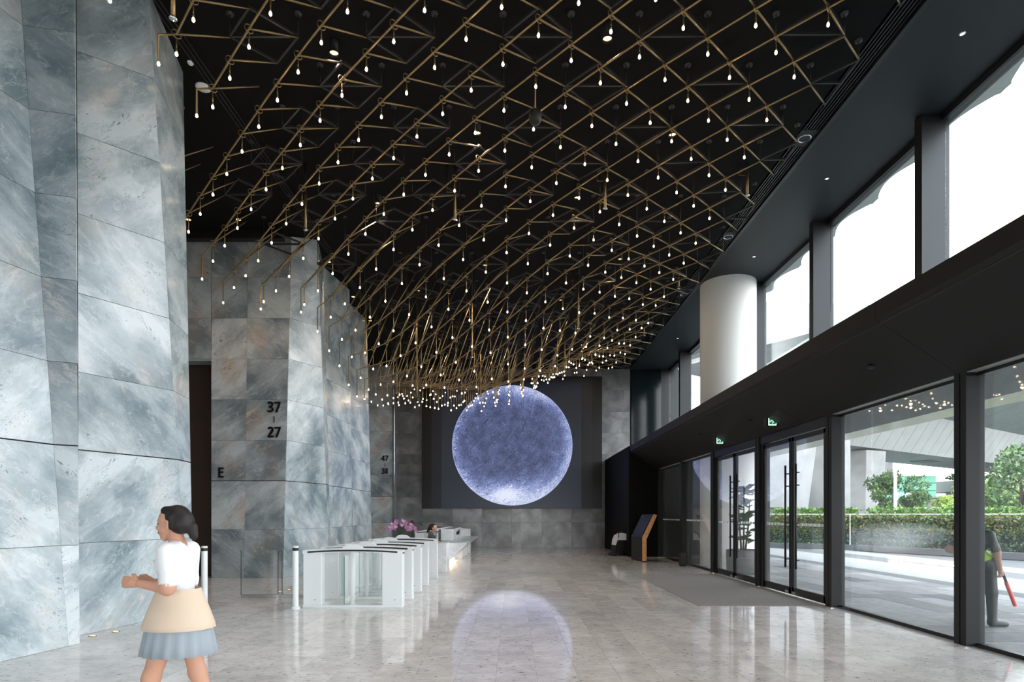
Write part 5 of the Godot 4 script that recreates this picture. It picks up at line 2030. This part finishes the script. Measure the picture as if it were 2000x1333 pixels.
	# trees
	var greens := [lin(0.27, 0.38, 0.19), lin(0.34, 0.45, 0.25), lin(0.20, 0.31, 0.15), lin(0.43, 0.52, 0.30)]
	tree(Vector3(24.1, 0, -38), "round green tree standing behind the white lamp post", 4.2, Vector3(1.75, 1.5, 1.75), 5200, greens, 3, 0.19)
	tree(Vector3(21.7, 0, -25.6), "wide leafy tree rising above the hedge beside the overpass", 4.7, Vector3(1.9, 1.7, 1.9), 6000, greens, 4, 0.17)
	tree(Vector3(24.2, 0, -30.2), "light green tree beyond the wide leafy tree", 3.4, Vector3(2.2, 1.1, 1.8), 4200, [lin(0.56, 0.66, 0.30), lin(0.66, 0.72, 0.36), lin(0.44, 0.58, 0.28)], 6, 0.17)
	tree(Vector3(16.6, 0, -38), "small green tree seen through the glass doors between the piers", 3.7, Vector3(1.7, 1.3, 1.4), 3600, greens, 7, 0.19)
	tree(Vector3(31.5, 0, -42), "yellow green tree by the scaffold under the far overpass", 3.0, Vector3(1.9, 1.0, 1.5), 2600, [lin(0.62, 0.68, 0.30), lin(0.52, 0.62, 0.30)], 8, 0.2)
	tree(Vector3(19.6, 0, -41), "dark green tree right behind the middle pier", 3.0, Vector3(1.6, 1.0, 1.4), 2200, greens, 9, 0.2)
	# lamp post
	st = new_st(true)
	path(st, [Vector3.ZERO, Vector3(0, 4.4, 0), Vector3(-0.05, 4.5, 0)], [0.11, 0.085, 0.07], 12)
	tag(part(self, "lamp_post", st, M.white, Vector3(23.1, 0, -36.2)), "slim white lamp post in front of the round tree", "post")
	# overpass: parapet, wing, web and soffit made of panels, receding to the far side
	var d := Vector3(0.832, 0, -0.555)
	var side := Vector3(0.555, 0, 0.832)
	var o0 := Vector3(27.4, 0, -47.0)
	var ov := thing("overpass", "grey panelled overpass with slanted web and pale parapet crossing outside", "bridge", o0)
	var prof := [v2(-4.5, 6.75), v2(0.9, 6.75), v2(2.3, 9.6), v2(6.2, 11.0), v2(6.2, 12.4)]
	for e in 4:
		var p: Vector2 = prof[e]
		var q: Vector2 = prof[e + 1]
		var long: float = [4.0, 1.6, 3.2, 4.0][e]
		var a := side * p.x + Vector3(0, p.y, 0)
		var b := side * q.x + Vector3(0, q.y, 0)
		var nrm := (b - a).cross(d).normalized() * 0.12
		var s0 := -18.0
		while s0 < 68.0:
			var s1 := s0 + long - 0.06
			st = new_st()
			var pts := [a + d * s0, a + d * s1, b + d * (s1 + (0.7 if e == 1 else 0.0)), b + d * (s0 + (0.7 if e == 1 else 0.0))]
			var mid: Vector3 = (pts[0] + pts[2]) * 0.5 + nrm * 0.5
			quad_out(st, pts[0], pts[1], pts[2], pts[3], mid)
			quad_out(st, pts[0] + nrm, pts[1] + nrm, pts[2] + nrm, pts[3] + nrm, mid)
			for w in 4:
				quad_out(st, pts[w], pts[(w + 1) % 4], pts[(w + 1) % 4] + nrm, pts[w] + nrm, mid)
			part(ov, ["soffit_panel", "web_panel", "wing_panel", "parapet_panel"][e], st, [M.concrete, M.clad, M.clad_dark, M.concrete][e])
			s0 += long
	st = new_st()
	box(st, side * 0.8 + Vector3(0, 11.6, 0) + d * 26.0, Vector3(87, 0.3, 10.0), Basis(d, Vector3.UP, d.cross(Vector3.UP)))
	part(ov, "deck", st, M.concrete)
	for k in 3:
		st = new_st()
		var c := d * (4.0 + k * 12.0) + side * -2.0 + Vector3(0, 6.72, 0)
		box(st, c, Vector3(2.6, 0.06, 1.6), Basis(d, Vector3.UP, d.cross(Vector3.UP)))
		part(ov, "soffit_opening", st, M.black)
	# piers widening upwards
	var pn := ["grey tapered pier under the overpass behind the lamp post", "grey tapered pier under the overpass seen through the glass doors", "slanted grey pier seen through the far door leaf"]
	for k in 3:
		var at: Vector3 = [Vector3(27.2, 0, -47.0), Vector3(19.2, 0, -37.0), Vector3(14.6, 0, -33.5)][k]
		var pr := thing("bridge_pier", pn[k], "pier", at)
		var tall: float = [6.6, 6.2, 6.0][k]
		var lean: float = [0.35, -0.3, 0.9][k]
		st = new_st()
		extrude(st, [v2(-0.95, 0), v2(0.95, 0), v2(1.25 + lean, tall), v2(-1.15 + lean, tall)], 1.5, Transform3D(Basis(Vector3.UP, 0.45), Vector3(0, 0, -0.7)))
		part(pr, "shaft", st, M.concrete)
		st = new_st()
		extrude(st, [v2(-0.93, 2.0), v2(0.95, 2.0), v2(0.955, 2.03), v2(-0.935, 2.03)], 1.52, Transform3D(Basis(Vector3.UP, 0.45), Vector3(0, 0, -0.71)))
		part(pr, "joint_line", st, M.clad_dark)
	# higher flyover seen through the upper panes
	var fy := thing("flyover", "pale high level flyover seen through the upper panes", "bridge", Vector3(34, 0, -78))
	for k in 9:
		st = new_st()
		box(st, Vector3(-12 + k * 5.0, 25.6 - k * 0.14, 0.0), Vector3(4.95, 6.0, 6.0), Basis(Vector3.BACK, -0.025))
		part(fy, "side_panel", st, M.clad)
	st = new_st(true)
	for k in 3:
		path(st, [Vector3(-12 + k * 14.0, 0, -2.5), Vector3(-12 + k * 14.0, 22.4, -2.5)], 0.9, 16)
	part(fy, "columns", st, M.concrete)
	# distant things
	var fo := thing("far_overpass", "dark far overpass with planted edge behind the trees", "bridge", Vector3(52, 0, -62))
	st = new_st()
	span(st, Vector3(-8.5, 3.9, -3), Vector3(30, 5.0, 3))
	part(fo, "deck", st, M.clad_dark)
	st = new_st()
	for k in 4:
		span(st, Vector3(-6.5 + k * 9, 0, -1), Vector3(-5.3 + k * 9, 3.9, 1))
	part(fo, "supports", st, M.clad_dark)
	var pl := scatter(2600, r2, func(q): return Vector3(q.randf_range(-8.4, 28), 5.05 + q.randf() * 0.5, q.randf_range(1.5, 3.0)), greens, 0.35)
	pl.name = "planting"
	fo.add_child(pl)
	var nt := thing("netted_block", "small block wrapped in green netting beside the far overpass", "building", Vector3(39.5, 0, -60))
	for k in 3:
		st = new_st()
		span(st, Vector3(-1.6, 3.2 + k * 0.75, -2), Vector3(1.5, 3.9 + k * 0.75, 2), 0.05)
		part(nt, "netting", st, mat(Color(0.45, 0.70, 0.60), 0.8))
	st = new_st()
	span(st, Vector3(-1.2, 0, -1.6), Vector3(1.2, 3.2, 1.6))
	part(nt, "base", st, M.clad_dark)
	var sc := thing("scaffold_tower", "white tubular scaffold tower under the far overpass", "scaffold", Vector3(36.2, 0, -55))
	st = new_st()
	for a in 3:
		for b in 2:
			tube(st, Vector3(a * 0.9 - 0.9, 0, b * 1.2), Vector3(a * 0.9 - 0.9, 3.6, b * 1.2), 0.05, 6)
	for y in [1.2, 2.0, 2.8, 3.5]:
		for b in 2:
			tube(st, Vector3(-0.9, y, b * 1.2), Vector3(0.9, y, b * 1.2), 0.045, 6)
	tube(st, Vector3(-0.9, 1.2, 0), Vector3(0.9, 2.8, 0), 0.04, 6)
	part(sc, "tubes", st, M.white)
	var hall := thing("low_white_building", "low white building with small dark windows far behind the hedge", "building", Vector3(42.5, 0, -52.5))
	st = new_st()
	span(st, Vector3(-4.5, 0, -3), Vector3(9, 3.1, 3), 0.05)
	part(hall, "wall", st, M.road_light)
	st = new_st()
	extrude(st, [v2(-5, 3.1), v2(9.4, 3.1), v2(2.2, 4.0)], 6.4, Transform3D(Basis(), Vector3(0, 0, -3.2)))
	part(hall, "roof", st, M.clad)
	for k in 6:
		st = new_st()
		span(st, Vector3(-3.4 + k * 1.9, 1.7, 3.0), Vector3(-2.6 + k * 1.9, 2.4, 3.06))
		part(hall, "window", st, M.anod_dark)
	var tw := thing("tower_block", "pale distant tower block with rows of windows above the parapet", "building", Vector3(152, 0, -142))
	st = new_st()
	span(st, Vector3(-14, 0, -8), Vector3(22, 42, 8))
	part(tw, "wall", st, M.road_light)
	for k in 8:
		for y in 9:
			st = new_st()
			span(st, Vector3(-12.4 + k * 4.2, 14 + y * 3.0, 8.0), Vector3(-9.8 + k * 4.2, 15.7 + y * 3.0, 8.1))
			part(tw, "window", st, M.clad)
	# soft spray drifting over the road
	var ms := Node3D.new()
	ms.name = "mist"
	ms.position = Vector3(14.9, 0.72, -23.6)
	tag(ms, "thin white water mist drifting in front of the hedge", "mist", "", "stuff")
	add_child(ms)
	var fm := FogMaterial.new()
	fm.density = 0.035
	fm.albedo = Color(1, 1, 1)
	for q in [[0.0, 0.0, 3.4, 1.3, 2.0], [-0.2, -0.1, 2.6, 1.0, 1.6], [0.25, -0.15, 1.9, 0.75, 1.3], [0.0, -0.2, 1.2, 0.5, 1.0], [0.9, 0.15, 2.6, 0.9, 1.4]]:
		var fog := FogVolume.new()
		fog.name = "mist_puff"
		fog.shape = RenderingServer.FOG_VOLUME_SHAPE_ELLIPSOID
		fog.size = Vector3(q[2], q[3], q[4])
		fog.position = Vector3(q[0], q[1], 0)
		fog.material = fm
		ms.add_child(fog, true)

# ---------------------------------------------------------------- the scene
const LAMP_E := 0.05
const CAN_E := 6.5
const SKY_E := 8.8

func _ready() -> void:
	rng.seed = 7
	var cam := Camera3D.new()
	cam.name = "camera"
	cam.projection = Camera3D.PROJECTION_FRUSTUM
	cam.near = 0.1
	cam.far = 600.0
	cam.size = 0.1 * 1333.0 / 1170.0
	cam.frustum_offset = Vector2(-2.0, 339.5) / 1170.0 * 0.1
	cam.position = Vector3(0, EYE, 0)
	add_child(cam)
	cam.current = true
	var we := WorldEnvironment.new()
	we.name = "air"
	var e := Environment.new()
	e.background_mode = Environment.BG_SKY
	var sky := Sky.new()
	var sm := ProceduralSkyMaterial.new()
	sm.sky_top_color = Color(0.90, 0.955, 1.0)
	sm.sky_horizon_color = Color(1.0, 1.0, 1.0)
	sm.sky_curve = 0.2
	sm.ground_horizon_color = Color(0.75, 0.76, 0.76)
	sm.ground_bottom_color = Color(0.6, 0.6, 0.6)
	sm.sky_energy_multiplier = 1.0
	sky.sky_material = sm
	e.sky = sky
	e.background_energy_multiplier = SKY_E
	e.tonemap_mode = Environment.TONE_MAPPER_LINEAR
	e.tonemap_exposure = 1.0
	e.sdfgi_enabled = true
	e.ssao_enabled = true
	e.ssil_enabled = true
	e.volumetric_fog_enabled = true
	e.volumetric_fog_density = 0.0
	we.environment = e
	add_child(we)
	make_materials()
	build_floor()
	build_ceiling()
	build_left()
	build_back()
	build_right()
	build_outside()
	build_lamps()
	build_ceiling_things()
	build_gates()
	build_desk()
	build_kiosk()
	receptionist()
	guard()
	walking_woman()
